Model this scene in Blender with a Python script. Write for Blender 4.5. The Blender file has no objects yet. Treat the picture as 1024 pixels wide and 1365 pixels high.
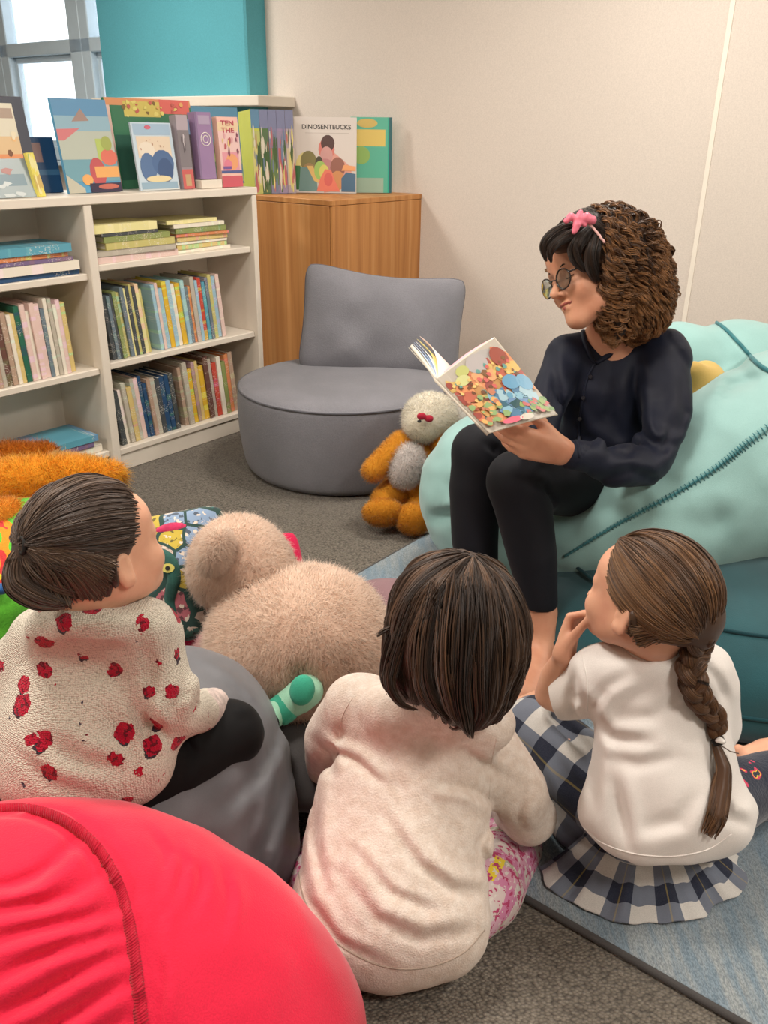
import bpy, math, random
import numpy as np
from mathutils import Matrix, Vector
rng = np.random.default_rng(7); random.seed(7)
SC = bpy.context.scene; COL = SC.collection
# ------------------------------------------------------------------ camera
F_PX, TH, ROLL, CH = 1143.95, 0.4168, -0.0141, 1.35
_R = np.array([1., 0, 0]); _U = np.array([0, math.sin(TH), math.cos(TH)]); FW = np.array([0, math.cos(TH), -math.sin(TH)])
_c, _s = math.cos(ROLL), math.sin(ROLL)
RT = _c*_R - _s*_U; UP = _s*_R + _c*_U
CAM = np.array([0, 0, CH])
cd = bpy.data.cameras.new('camera'); cam = bpy.data.objects.new('camera', cd); COL.objects.link(cam); SC.camera = cam
cd.sensor_fit = 'VERTICAL'; cd.sensor_height = 24; cd.lens = 24*F_PX/1365; cd.clip_start = .02; cd.clip_end = 100
cam.matrix_world = Matrix(((RT[0]*1, RT[1]*0+UP[0], -FW[0], 0), (RT[1], UP[1], -FW[1], 0), (RT[2], UP[2], -FW[2], CH), (0, 0, 0, 1)))
_flip = np.array([1, 1])
def ray(px, py):
    X, Y = px-512, 682.5-py
    u = X/F_PX; v = Y/F_PX
    # image axes: right = _c R + ..., inverse of the fitted roll
    return u*RT + v*UP + FW
def at(px, py, Y):
    r = ray(px, py); return CAM + r*(Y/r[1])
def atz(px, py, z):
    r = ray(px, py); return CAM + r*((z-CH)/r[2])
def pxm(p): return F_PX/float((np.asarray(p)-CAM) @ FW)
# room frame: bookcase runs along DV, faces NV
DV = np.array([math.sin(.6545), math.cos(.6545), 0.]); NV = np.array([DV[1], -DV[0], 0.]); ZV = np.array([0, 0, 1.])
BA = np.array([-1.129, 3.40, 0.])
ROOM = np.stack([DV, NV, ZV], 1)
def fr(s, t, z=0., o=BA): return o + DV*s + NV*t + ZV*z
# ------------------------------------------------------------------ materials
def lin(c):
    if isinstance(c, str): c = tuple(int(c[i:i+2], 16)/255 for i in (0, 2, 4))
    return tuple(((x/12.92) if x <= .04045 else ((x+.055)/1.055)**2.4) for x in c[:3]) + (1,)
class NT:
    def __init__(s, name):
        s.m = bpy.data.materials.new(name); s.m.use_nodes = True; s.t = s.m.node_tree; s.b = s.t.nodes['Principled BSDF']
    def n(s, typ, **kw):
        nd = s.t.nodes.new(typ)
        for k, v in kw.items():
            if k.startswith('_'): setattr(nd, k[1:], v)
            else: s.inp(nd, k, v)
        return nd
    def inp(s, nd, k, v):
        key = int(k[1:]) if (k[0] == 'i' and k[1:].isdigit()) else k.replace('__', ' ')
        sk = nd.inputs[key]
        if isinstance(v, tuple) and len(v) == 2 and hasattr(v[0], 'outputs'): s.t.links.new(v[0].outputs[v[1]], sk)
        elif hasattr(v, 'outputs'): s.t.links.new(v.outputs[0], sk)
        else: sk.default_value = v
    def ramp(s, fac, stops, interp='LINEAR'):
        r = s.n('ShaderNodeValToRGB', Fac=fac); e = r.color_ramp.elements; r.color_ramp.interpolation = interp
        while len(e) < len(stops): e.new(.5)
        for i, (p, c) in enumerate(stops): e[i].position = p; e[i].color = lin(c)
        return r
    def mix(s, fac, a, b, mode='MIX'):
        m = s.t.nodes.new('ShaderNodeMix'); m.data_type = 'RGBA'; m.blend_type = mode
        for k, v in ((0, fac), (6, a), (7, b)):
            if isinstance(v, tuple) and len(v) == 2: s.t.links.new(v[0].outputs[v[1]], m.inputs[k])
            elif hasattr(v, 'outputs'): s.t.links.new(v.outputs[0], m.inputs[k])
            else: m.inputs[k].default_value = v
        return (m, 2)
    def math(s, op, a, b=0.):
        m = s.t.nodes.new('ShaderNodeMath'); m.operation = op
        for k, v in ((0, a), (1, b)):
            if isinstance(v, tuple): s.t.links.new(v[0].outputs[v[1]], m.inputs[k])
            elif hasattr(v, 'outputs'): s.t.links.new(v.outputs[0], m.inputs[k])
            else: m.inputs[k].default_value = v
        return m
    def bc(s, v): s.inp(s.b, 'Base__Color', v)
    def bump(s, h, strength=.3, dist=.01):
        b = s.n('ShaderNodeBump', Height=h, Strength=strength, Distance=dist); s.inp(s.b, 'Normal', b)
    def fin(s, rough=.8, sheen=0, spec=.3, **kw):
        s.b.inputs['Roughness'].default_value = rough; s.b.inputs['Sheen Weight'].default_value = sheen
        s.b.inputs['Specular IOR Level'].default_value = spec
        for k, v in kw.items(): s.b.inputs[k.replace('__', ' ')].default_value = v
        return s.m
def coords(t, which='Object'): return (t.n('ShaderNodeTexCoord'), which)
def fabric(name, col, var=.12, vs=6., bs=500., bump=.25, rough=.85, sheen=.15, dist=.004, spec=.25, col2=None, **kw):
    t = NT(name); co = coords(t)
    nz = t.n('ShaderNodeTexNoise', Vector=co, Scale=vs, Detail=4.)
    c = lin(col); d = lin(col2) if col2 else tuple(x*(1-var*2.2) for x in c[:3])+(1,)
    r = t.n('ShaderNodeMapRange', Value=nz, i1=.35, i2=.65)
    fine = t.n('ShaderNodeTexNoise', Vector=co, Scale=bs, Detail=2.)
    m1 = t.mix(r, c, d)
    m2 = t.mix(t.n('ShaderNodeMapRange', Value=fine, i1=.3, i2=.7, i3=0., i4=.22), m1, tuple(x*.45 for x in c[:3])+(1,))
    t.bc(m2); t.bump(fine, bump, dist)
    return t.fin(rough, sheen, spec, **kw)
def plain(name, col, rough=.5, spec=.4, **kw):
    t = NT(name); co = coords(t); nz = t.n('ShaderNodeTexNoise', Vector=co, Scale=14., Detail=3.)
    c = lin(col); t.bc(t.mix(nz, c, tuple(x*.9 for x in c[:3])+(1,))); return t.fin(rough, 0, spec, **kw)
# ------------------------------------------------------------------ objects
def tag(o, label=None, cat=None, group=None, kind=None):
    if label: o['label'] = label
    if cat: o['category'] = cat
    if group: o['group'] = group
    if kind: o['kind'] = kind
    return o
def empty(name, loc=(0, 0, 0), label=None, cat=None, group=None):
    o = bpy.data.objects.new(name, None); o.empty_display_size = .05; COL.objects.link(o); o.location = Vector([float(x) for x in loc])
    return tag(o, label, cat, group)
def mkmesh(name, V, faces, smooth=True, attrs=None, cols=None, nrm=None, uv=None):
    V = np.asarray(V, np.float32); me = bpy.data.meshes.new(name)
    fl = [np.asarray(f, np.int32) for f in faces if len(f)]
    me.vertices.add(len(V)); me.vertices.foreach_set('co', V.ravel())
    nl = sum(f.size for f in fl); npoly = sum(len(f) for f in fl)
    me.loops.add(nl); me.polygons.add(npoly)
    li = np.concatenate([f.ravel() for f in fl]); me.loops.foreach_set('vertex_index', li)
    tot = np.concatenate([np.full(len(f), f.shape[1], np.int32) for f in fl]); st = np.concatenate([[0], np.cumsum(tot)[:-1]]).astype(np.int32)
    me.polygons.foreach_set('loop_start', st)
    me.polygons.foreach_set('loop_total', tot)
    me.polygons.foreach_set('use_smooth', np.full(npoly, smooth))
    me.update(calc_edges=True); me.validate(clean_customdata=False)
    for k, a in (attrs or {}).items():
        at_ = me.attributes.new(k, 'FLOAT', 'POINT'); at_.data.foreach_set('value', np.asarray(a, np.float32))
    if cols is not None:
        at_ = me.attributes.new('art', 'FLOAT_COLOR', 'POINT'); at_.data.foreach_set('color', np.asarray(cols, np.float32).ravel())
    if uv is not None:
        at_ = me.attributes.new('puv', 'FLOAT_VECTOR', 'POINT'); at_.data.foreach_set('vector', np.concatenate([uv, np.zeros((len(uv), 1))], 1).astype(np.float32).ravel())
    if nrm is not None and len(me.vertices) == len(nrm):
        me.normals_split_custom_set_from_vertices([tuple(x) for x in np.asarray(nrm, float)])
    return me
def link(name, me, mat, parent=None, base=None, **tg):
    """base: world point used as the object's origin (mesh is given in world coordinates)"""
    o = bpy.data.objects.new(name, me); COL.objects.link(o)
    for m in (mat if isinstance(mat, (list, tuple)) else [mat]):
        if m is not None: me.materials.append(m)
    b = np.array(base if base is not None else (parent['_b'] if parent is not None and '_b' in parent else (0, 0, 0)), float)
    if b.any(): me.transform(Matrix.Translation(Vector(-b)))
    if parent is not None:
        o.parent = parent; pb = np.array(parent['_b'] if '_b' in parent else (0, 0, 0)); o.location = Vector(b-pb)
    else: o.location = Vector(b)
    o['_b'] = [float(x) for x in b]
    tag(o, **tg); return o
def root(name, base, label, cat, group=None):
    o = empty(name, base, label, cat, group); o['_b'] = [float(x) for x in base]; return o
class MB:
    def __init__(s): s.V = []; s.F = {3: [], 4: []}; s.n = 0; s.A = {}; s.C = []; s.big = []
    def add(s, V, F, col=None):
        V = np.asarray(V, float).reshape(-1, 3)
        for f in F:
            f = np.asarray(f)
            if f.ndim == 2: s.F.setdefault(f.shape[1], []).append(f+s.n)
            else: s.F.setdefault(len(f), []).append(f[None]+s.n)
        s.V.append(V); s.n += len(V)
        if col is not None: s.C.append(np.tile(np.array(lin(col)), (len(V), 1)))
    def box(s, c, h, R=None, bev=0., col=None):
        R = np.eye(3) if R is None else R; c = np.asarray(c, float); h = np.asarray(h, float)
        if bev <= 0:
            v = np.array([[x, y, z] for x in (-1, 1) for y in (-1, 1) for z in (-1, 1)])*h
            f = [[0, 1, 3, 2], [4, 6, 7, 5], [0, 4, 5, 1], [2, 3, 7, 6], [0, 2, 6, 4], [1, 5, 7, 3]]
            s.add(v @ R.T + c, [np.array(f)], col); return
        b = min(bev, *h); v = []; idx = {}
        for sx in (-1, 1):
            for sy in (-1, 1):
                for sz in (-1, 1):
                    sg = np.array([sx, sy, sz])
                    for a in range(3):
                        p = sg*(h-b); p = p.astype(float); p[a] = sg[a]*h[a]; idx[(sx, sy, sz, a)] = len(v); v.append(p)
        q = []; tr = []
        for a in range(3):
            o1, o2 = [x for x in range(3) if x != a]
            for sg in (-1, 1):
                ring = []
                for s1, s2 in ((-1, -1), (1, -1), (1, 1), (-1, 1)):
                    k = [0, 0, 0]; k[a] = sg; k[o1] = s1; k[o2] = s2; ring.append(idx[(*k, a)])
                if (sg > 0) != (a == 1): q.append(ring)
                else: q.append(ring[::-1])
            for s1 in (-1, 1):
                for s2 in (-1, 1):
                    k0 = [0]*3; k1 = [0]*3; k0[a] = -1; k1[a] = 1
                    for k in (k0, k1): k[o1] = s1; k[o2] = s2
                    r_ = [idx[(*k0, o1)], idx[(*k1, o1)], idx[(*k1, o2)], idx[(*k0, o2)]]
                    vv = np.array([v[i] for i in r_]); nn = np.cross(vv[1]-vv[0], vv[2]-vv[0])
                    q.append(r_ if nn @ vv.mean(0) > 0 else r_[::-1])
        for sx in (-1, 1):
            for sy in (-1, 1):
                for sz in (-1, 1):
                    r_ = [idx[(sx, sy, sz, a)] for a in range(3)]
                    vv = np.array([v[i] for i in r_]); nn = np.cross(vv[1]-vv[0], vv[2]-vv[0])
                    tr.append(r_ if nn @ vv.mean(0) > 0 else r_[::-1])
        s.add(np.array(v) @ R.T + c, [np.array(q), np.array(tr)], col)
    def tube(s, pts, rad, n=8, col=None, cap=True):
        P = np.asarray(pts, float); m = len(P); rad = np.broadcast_to(np.asarray(rad, float), (m,))
        T = np.gradient(P, axis=0); T /= np.linalg.norm(T, axis=1)[:, None]+1e-12
        a = np.array([0, 0, 1.]) if abs(T[0, 2]) < .9 else np.array([1., 0, 0]); V = []
        for i in range(m):
            a = a-T[i]*(a @ T[i]); a /= np.linalg.norm(a)+1e-12; b = np.cross(T[i], a)
            an = np.arange(n)*2*np.pi/n
            V.append(P[i]+rad[i]*(np.cos(an)[:, None]*a+np.sin(an)[:, None]*b))
        V = np.concatenate(V); i = np.arange(m-1)[:, None]*n; j = np.arange(n)[None]; k = (j+1) % n
        q = np.stack([i+j, i+k, i+n+k, i+n+j], -1).reshape(-1, 4)
        fs = [q]
        if cap: fs += [np.arange(n)[::-1], np.arange(n)+(m-1)*n]
        s.add(V, fs, col)
    def poly(s, P, col=None): s.add(P, [np.arange(len(P))], col)
    def prism(s, P, d, col=None):
        P = np.asarray(P, float); n = len(P); i = np.arange(n); j = (i+1) % n
        s.add(np.concatenate([P, P+np.asarray(d)]), [i, (i+n)[::-1], np.stack([i, i+n, j+n, j], 1)], col)
    def grid(s, G, col=None, wrap=False):
        G = np.asarray(G); a, b = G.shape[:2]; i = np.arange(a-1)[:, None]; j = np.arange(b if wrap else b-1)[None]; k = (j+1) % b
        s.add(G.reshape(-1, 3), [np.stack([i*b+j, i*b+k, (i+1)*b+k, (i+1)*b+j], -1).reshape(-1, 4)], col)
    def mesh(s, name, smooth=False, **kw):
        V = np.concatenate(s.V); fs = [np.concatenate(x) for x in s.F.values() if x]
        return mkmesh(name, V, fs, smooth, cols=np.concatenate(s.C) if s.C else None, **kw)
    def obj(s, name, mat, parent=None, base=None, smooth=False, attrs=None, **tg):
        return link(name, s.mesh(name, smooth, attrs=attrs), mat, parent, base, **tg)
def spline(P, n=24):
    P = np.asarray(P, float); m = len(P); t = np.linspace(0, m-1, n); i = np.clip(t.astype(int), 0, m-2); u = (t-i)[:, None]
    Q = np.concatenate([[2*P[0]-P[1]], P, [2*P[-1]-P[-2]]]); a, b, c, d = Q[i], Q[i+1], Q[i+2], Q[i+3]
    return .5*((2*b)+(-a+c)*u+(2*a-5*b+4*c-d)*u*u+(-a+3*b-3*c+d)*u**3)
def nrmz(v): v = np.asarray(v, float); return v/np.linalg.norm(v)
def frame(x, up=(0, 0, 1)):
    x = nrmz(x); y = nrmz(np.cross(up, x)); z = np.cross(x, y); return np.stack([x, y, z], 1)
# ------------------------------------------------------------------ noise + SDF
def vnoise(P, f, seed=0):
    Q = np.asarray(P, np.float32)*f+seed*17.31; I = np.floor(Q); W = Q-I; W = W*W*(3-2*W); I = I.astype(np.int64); r = 0
    def h(a, b, c):
        x = (a*73856093) ^ (b*19349663) ^ (c*83492791); x = (x ^ (x >> 13))*1274126177; return ((x >> 8) & 0xffff).astype(np.float32)/32767.5-1
    for dx in (0, 1):
        for dy in (0, 1):
            for dz in (0, 1):
                w = (W[..., 0] if dx else 1-W[..., 0])*(W[..., 1] if dy else 1-W[..., 1])*(W[..., 2] if dz else 1-W[..., 2])
                r = r+w*h(I[..., 0]+dx, I[..., 1]+dy, I[..., 2]+dz)
    return r
def smin(a, b, k):
    if k <= 0: return np.minimum(a, b)
    h = np.maximum(k-np.abs(a-b), 0)/k; return np.minimum(a, b)-h*h*k*.25
def smax(a, b, k): return -smin(-a, -b, k)
class SDF:
    def __init__(s, vox=.006): s.p = []; s.vox = vox
    def add(s, fn, lo, hi, k, op='u'): s.p.append((fn, np.array(lo, float), np.array(hi, float), k, op)); return s
    def ell(s, c, r, R=None, k=.02, op='u', grow=0.):
        c = np.asarray(c, np.float32); r = np.asarray(r, np.float32)+grow; R = np.eye(3) if R is None else np.asarray(R)
        Rf = R.astype(np.float32)
        def fn(P):
            q = (P-c) @ Rf; a = np.linalg.norm(q/r, axis=-1); b = np.linalg.norm(q/(r*r), axis=-1); return a*(a-1)/(b+1e-9)
        e = np.sqrt(((R*r)**2).sum(1)); return s.add(fn, c-e, c+e, k, op)
    def cap(s, pts, rad, k=.02, op='u', grow=0.):
        pts = [np.asarray(p, np.float32) for p in pts]; rad = [float(x)+grow for x in (rad if hasattr(rad, '__len__') else [rad]*len(pts))]
        def fn(P):
            D = None
            for a, b, ra, rb in zip(pts[:-1], pts[1:], rad[:-1], rad[1:]):
                ab = b-a; L = float(ab @ ab)+1e-12; t = np.clip(((P-a) @ ab)/L, 0, 1)
                d = np.linalg.norm(P-a-t[..., None]*ab, axis=-1)-(ra+(rb-ra)*t); D = d if D is None else np.minimum(D, d)
            return D
        A = np.array(pts); m = max(rad); return s.add(fn, A.min(0)-m, A.max(0)+m, k, op)
    def box(s, c, h, R=None, r=.01, k=.0, op='u'):
        c = np.asarray(c, np.float32); h = np.asarray(h, np.float32)-r; R = np.eye(3) if R is None else np.asarray(R); Rf = R.astype(np.float32)
        def fn(P):
            q = np.abs((P-c) @ Rf)-h; return np.linalg.norm(np.maximum(q, 0), axis=-1)+np.minimum(q.max(-1), 0)-r
        e = np.abs(R*(h+r)).sum(1); return s.add(fn, c-e, c+e, k, op)
    def plane(s, c, n, k=.0):   # keep the side the normal points away from
        c = np.asarray(c, np.float32); n = nrmz(n).astype(np.float32)
        return s.add(lambda P: (P-c) @ n, (-9,)*3, (9,)*3, k, 'i')
    def disp(s, fn): return s.add(fn, (-9,)*3, (9,)*3, 0, 'n')
    def ev(s, P, prims): 
        D = np.full(P.shape[:-1], 1., np.float32)
        for fn, lo, hi, k, op in prims:
            if op == 'u': D = smin(D, fn(P), k)
            elif op == 's': D = smax(D, -fn(P), k)
            elif op == 'i': D = smax(D, fn(P), k)
            else: D = D+fn(P)
        return D
    def build(s, relax=1):
        v = s.vox; B = 12
        us = [p for p in s.p if p[4] == 'u']
        lo = np.min([p[1] for p in us], 0)-v*5-.01; hi = np.max([p[2] for p in us], 0)+v*5+.01
        nb = np.ceil((hi-lo)/(v*B)).astype(int); N = nb*B
        bi = np.stack(np.meshgrid(*[np.arange(x) for x in nb], indexing='ij'), -1).reshape(-1, 3)
        cen = (lo+(bi+.5)*B*v).astype(np.float32); half = B*v*.5
        Dc = s.ev(cen, s.p)
        G = np.repeat(np.repeat(np.repeat(np.where(Dc < 0, -1, 1).astype(np.float32).reshape(nb), B, 0), B, 1), B, 2)
        act = np.abs(Dc) < half*1.7320508*1.35+.025
        ar = np.arange(B); L = np.stack(np.meshgrid(ar, ar, ar, indexing='ij'), -1).astype(np.float32)
        for b, c in zip(bi[act], cen[act]):
            a0 = lo+b*B*v; bl, bh = a0-v, a0+B*v
            pr = [p for p in s.p if p[4] != 'u' or ((p[1]-p[3]-3*v <= bh).all() and (p[2]+p[3]+3*v >= bl).all())]
            if not any(p[4] == 'u' for p in pr):
                G[b[0]*B:(b[0]+1)*B, b[1]*B:(b[1]+1)*B, b[2]*B:(b[2]+1)*B] = 1; continue
            P = (L*v+a0.astype(np.float32))
            G[b[0]*B:(b[0]+1)*B, b[1]*B:(b[1]+1)*B, b[2]*B:(b[2]+1)*B] = s.ev(P, pr)
        G[0] = G[-1] = 1; G[:, 0] = G[:, -1] = 1; G[:, :, 0] = G[:, :, -1] = 1
        S = (G < 0).astype(np.int8)
        cs = sum(S[i:N[0]-1+i, j:N[1]-1+j, k:N[2]-1+k] for i in (0, 1) for j in (0, 1) for k in (0, 1))
        ix = np.argwhere((cs > 0) & (cs < 8)); gid = np.full(cs.shape, -1, np.int32); gid[tuple(ix.T)] = np.arange(len(ix))
        acc = np.zeros((len(ix), 3)); cnt = np.zeros(len(ix))
        for ax in range(3):
            o1, o2 = [x for x in range(3) if x != ax]
            for u in (0, 1):
                for w in (0, 1):
                    a = ix.copy(); a[:, o1] += u; a[:, o2] += w; b = a.copy(); b[:, ax] += 1
                    da = G[tuple(a.T)]; db = G[tuple(b.T)]; m = (da < 0) != (db < 0)
                    t = np.where(m, da/(da-db+1e-12), 0); t = np.clip(t, 0, 1)
                    p = a.astype(float); p[:, ax] += t; acc += p*m[:, None]; cnt += m
        V = lo+acc/cnt[:, None]*v
        Q = []
        for ax in range(3):
            sl0 = [slice(None)]*3; sl1 = [slice(None)]*3; sl0[ax] = slice(0, -1); sl1[ax] = slice(1, None)
            A = S[tuple(sl0)]; Bq = S[tuple(sl1)]; e = np.argwhere(A != Bq); o1, o2 = (ax+1) % 3, (ax+2) % 3
            ok = (e[:, o1] > 0) & (e[:, o2] > 0) & (e[:, o1] < N[o1]-1) & (e[:, o2] < N[o2]-1); e = e[ok]
            ins = A[tuple(e.T)] == 1
            def g(du, dw):
                x = e.copy(); x[:, o1] -= du; x[:, o2] -= dw; return gid[tuple(x.T)]
            q = np.stack([g(1, 1), g(0, 1), g(0, 0), g(1, 0)], 1); q = np.where(ins[:, None], q, q[:, ::-1]); Q.append(q)
        Q = np.concatenate(Q); Q = Q[(Q >= 0).all(1)]
        V = relaxv(V, Q, relax)
        return V, Q
def relaxv(V, Q, it):
    e = np.concatenate([Q[:, [0, 1]], Q[:, [1, 2]], Q[:, [2, 3]], Q[:, [3, 0]]])
    for _ in range(it):
        c = np.bincount(e[:, 0], minlength=len(V))+1e-9; s = np.stack([np.bincount(e[:, 0], V[e[:, 1], i], len(V)) for i in range(3)], 1)
        V = V*.4+.6*s/c[:, None]
    return V
def vnormals(V, Q):
    n = np.cross(V[Q[:, 2]]-V[Q[:, 0]], V[Q[:, 3]]-V[Q[:, 1]]); N = np.zeros_like(V)
    for i in range(4):
        for a in range(3): N[:, a] += np.bincount(Q[:, i], n[:, a], len(V))
    return N/(np.linalg.norm(N, axis=1)[:, None]+1e-12)
def crease(*lines):
    """cloth folds: lines of (points, width, depth in metres, ridge side); sizes along the cloth as the photograph shows them"""
    L = [(np.array(p, np.float32), w, d) for p, w, d in lines]
    Rf, Uf, Wf, Cf = (np.asarray(x, np.float32) for x in (RT, UP, FW, CAM))
    def fn(P):
        q = P-Cf; z = np.maximum(q @ Wf, .05); x = 512+F_PX*(q @ Rf)/z; y = 682.5-F_PX*(q @ Uf)/z; D = np.zeros(x.shape, np.float32)
        for p, w, d in L:
            lo = p.min(0)-4*w; hi = p.max(0)+4*w
            if x.max() < lo[0] or x.min() > hi[0] or y.max() < lo[1] or y.min() > hi[1]: continue
            best = np.full(x.shape, 1e9, np.float32); sg = np.zeros(x.shape, np.float32); tt = np.zeros(x.shape, np.float32); n = len(p)-1
            for i in range(n):
                a, b = p[i], p[i+1]; e = b-a; l2 = float(e @ e); t = np.clip(((x-a[0])*e[0]+(y-a[1])*e[1])/l2, 0, 1); dx = x-a[0]-t*e[0]; dy = y-a[1]-t*e[1]; dd = dx*dx+dy*dy
                s_ = (dx*e[1]-dy*e[0])/math.sqrt(l2); m = dd < best; best = np.where(m, dd, best); sg = np.where(m, np.sign(s_), sg); tt = np.where(m, (i+t)/n, tt)
            r = np.sqrt(best)/w; env = np.sin(np.pi*np.clip(tt*.92+.04, 0, 1))**.7*(r < 4)
            D += d*env*(np.exp(-r*r)-.75*np.exp(-((r*sg-1.9)/1.3)**2))
        return D
    return fn
# camera-plane helpers: sizes given as pixels of the photograph, turned into metres at their real distance
def rpx(p, px): return px/pxm(p)
def eb(S, px, py, Y, a, b, ang, c, k=.02, op='u', grow=0.):
    p = at(px, py, Y); r = math.radians(ang); e1 = math.cos(r)*RT+math.sin(r)*UP; e2 = -math.sin(r)*RT+math.cos(r)*UP
    return S.ell(p, (rpx(p, a), rpx(p, b), c), np.stack([e1, e2, FW], 1), k, op, grow)
def cp(S, pts, k=.02, op='u', grow=0.):
    P = [at(*q[:3]) for q in pts]; return S.cap(P, [rpx(p, q[3]) for p, q in zip(P, pts)], k, op, grow)
def sdf_obj(S, name, mat, parent=None, base=None, relax=1, attrf=None, uvf=None, **tg):
    V, Q = S.build(relax); me = mkmesh(name, V, [Q], True, attrs=attrf(V) if attrf else None, uv=uvf(V) if uvf else None)
    return link(name, me, mat, parent, base, **tg)
def fur_mesh(V, Q, n, length, width, comb=None, seed=1, jit=.5, curl=0., noise_len=.3):
    r = np.random.default_rng(seed); Nn = vnormals(V, Q)
    area = np.linalg.norm(np.cross(V[Q[:, 2]]-V[Q[:, 0]], V[Q[:, 3]]-V[Q[:, 1]]), axis=1); fi = r.choice(len(Q), n, p=area/area.sum())
    uu, ww = r.random((2, n)); q = Q[fi]
    def bl(A): return (A[q[:, 0]]*((1-uu)*(1-ww))[:, None]+A[q[:, 1]]*(uu*(1-ww))[:, None]+A[q[:, 2]]*(uu*ww)[:, None]+A[q[:, 3]]*((1-uu)*ww)[:, None])
    P = bl(V); N = bl(Nn); N /= np.linalg.norm(N, axis=1)[:, None]+1e-9
    cl = np.stack([vnoise(P, 28, 1), vnoise(P, 28, 2), vnoise(P, 28, 3)], 1)
    D = N+jit*.55*r.normal(size=(n, 3))+jit*.6*cl
    if comb is not None: D += comb(P, N)
    D += N*np.maximum(0, .25-(D*N).sum(1))[:, None]
    D /= np.linalg.norm(D, axis=1)[:, None]; L = length*(1+noise_len*r.normal(size=n)).clip(.4, 1.6)
    side = np.cross(D, r.normal(size=(n, 3))); side /= np.linalg.norm(side, axis=1)[:, None]+1e-9
    fl = np.sign((np.cross(side, D)*N).sum(1)); side *= np.where(fl == 0, 1, fl)[:, None]; w = width*(.6+.8*r.random(n)); bend = r.normal(size=(n, 3))*.25*L[:, None]; bend[:, 2] -= .12*L
    p0 = P-N*.002; mid = P+D*(L*.55)[:, None]; tip = P+D*L[:, None]+bend
    VV = np.stack([p0-side*(w*.5)[:, None], p0+side*(w*.5)[:, None], mid+side*(w*.4)[:, None], mid-side*(w*.4)[:, None], tip], 1).reshape(-1, 3)
    i = np.arange(n)*5; q4 = np.stack([i, i+1, i+2, i+3], 1); t3 = np.stack([i+3, i+2, i+4], 1)
    NN = N*.8+D*.15+side*0; NN /= np.linalg.norm(NN, axis=1)[:, None]
    return VV, q4, t3, np.repeat(NN, 5, 0), np.repeat(r.random(n), 5)
def fur_obj(S, name, mat, parent, n, length, width, base=None, comb=None, seed=1, jit=.5, **tg):
    V, Q = S.build(1); Nn = vnormals(V, Q); a, q4, t3, NN, rn = fur_mesh(V, Q, n, length, width, comb, seed, jit); m = len(V)
    me = mkmesh(name, np.concatenate([V, a]), [Q, q4+m, t3+m], True, attrs={'rnd': np.concatenate([np.full(m, .35), rn])}, nrm=np.concatenate([Nn, NN]))
    return link(name, me, mat, parent, base, **tg)
def strands(G, rad, seed=0, rnd=None, flat=1.):
    """G: (N,T,3) guide paths -> thin three-sided tapered tubes"""
    r = np.random.default_rng(seed); N, T = G.shape[:2]
    Tn = np.gradient(G, axis=1); Tn /= np.linalg.norm(Tn, axis=2)[..., None]+1e-12
    ref = nrmz([.3, .5, .81])[None, None]; a = np.cross(Tn, np.broadcast_to(ref, Tn.shape)); a /= np.linalg.norm(a, axis=2)[..., None]+1e-9; b = np.cross(Tn, a)
    rad = np.broadcast_to(rad, (N, T)); ph = r.random(N)*6.28
    V = np.stack([G+rad[..., None]*(np.cos(ph[:, None, None]+2.094*i)*a+flat*np.sin(ph[:, None, None]+2.094*i)*b) for i in range(3)], 2)
    base = (np.arange(N)[:, None, None]*T+np.arange(T-1)[None, :, None])*3; i = np.arange(3)[None, None]; j = (i+1) % 3
    q = np.stack([base+i, base+j, base+3+j, base+3+i], -1).reshape(-1, 4)
    rn = np.repeat(r.random(N) if rnd is None else rnd, T*3); tt = np.tile(np.repeat(np.linspace(0, 1, T), 3), N)
    return V.reshape(-1, 3), q, rn, tt
def merge_hair(name, parts, mat, parent, base=None, **tg):
    Vs, Qs, R_, T_, n = [], [], [], [], 0
    for V, q, rn, tt in parts: Vs.append(V); Qs.append(q+n); R_.append(rn); T_.append(tt); n += len(V)
    me = mkmesh(name, np.concatenate(Vs), [np.concatenate(Qs)], True, attrs={'rnd': np.concatenate(R_), 'tt': np.concatenate(T_)})
    return link(name, me, mat, parent, base, **tg)
def pillow(c, R, w, h, t, pinch=.12, n=28, sag=0., wr=.004, seed=0):
    u = np.linspace(-1, 1, n); U_, V_ = np.meshgrid(u, u, indexing='ij'); X = np.sin(U_*np.pi/2); Y = np.sin(V_*np.pi/2)
    e = (np.maximum(1-X**2, 0)*np.maximum(1-Y**2, 0))**.38
    px = X*w*(1-pinch*(1-Y**2)*abs(X)**3); px = px*(1-.07*abs(Y)**8); py = Y*h*(1-pinch*(1-X**2)*abs(Y)**3)*(1-.09*abs(X)**8)+sag*(1-X**2)*np.maximum(Y, 0)
    out = []
    for sg in (1, -1):
        q = np.stack([px, py, sg*t*e], -1); q[..., 2] += wr*vnoise(q, 9, seed+sg)*(e > 0)*e*2
        out.append(q @ R.T + c)
    m = MB(); m.grid(out[0]); m.grid(out[1][:, ::-1])
    edge = np.concatenate([out[0][:, 0], out[0][-1, 1:], out[0][::-1, -1][1:], out[0][0, ::-1][1:]])
    return m, edge
def weld(o, d=.0006):
    import bmesh
    b = bmesh.new(); b.from_mesh(o.data); bmesh.ops.remove_doubles(b, verts=b.verts, dist=d); bmesh.ops.recalc_face_normals(b, faces=b.faces)
    b.to_mesh(o.data); b.free(); o.data.polygons.foreach_set('use_smooth', [True]*len(o.data.polygons)); return o
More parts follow.
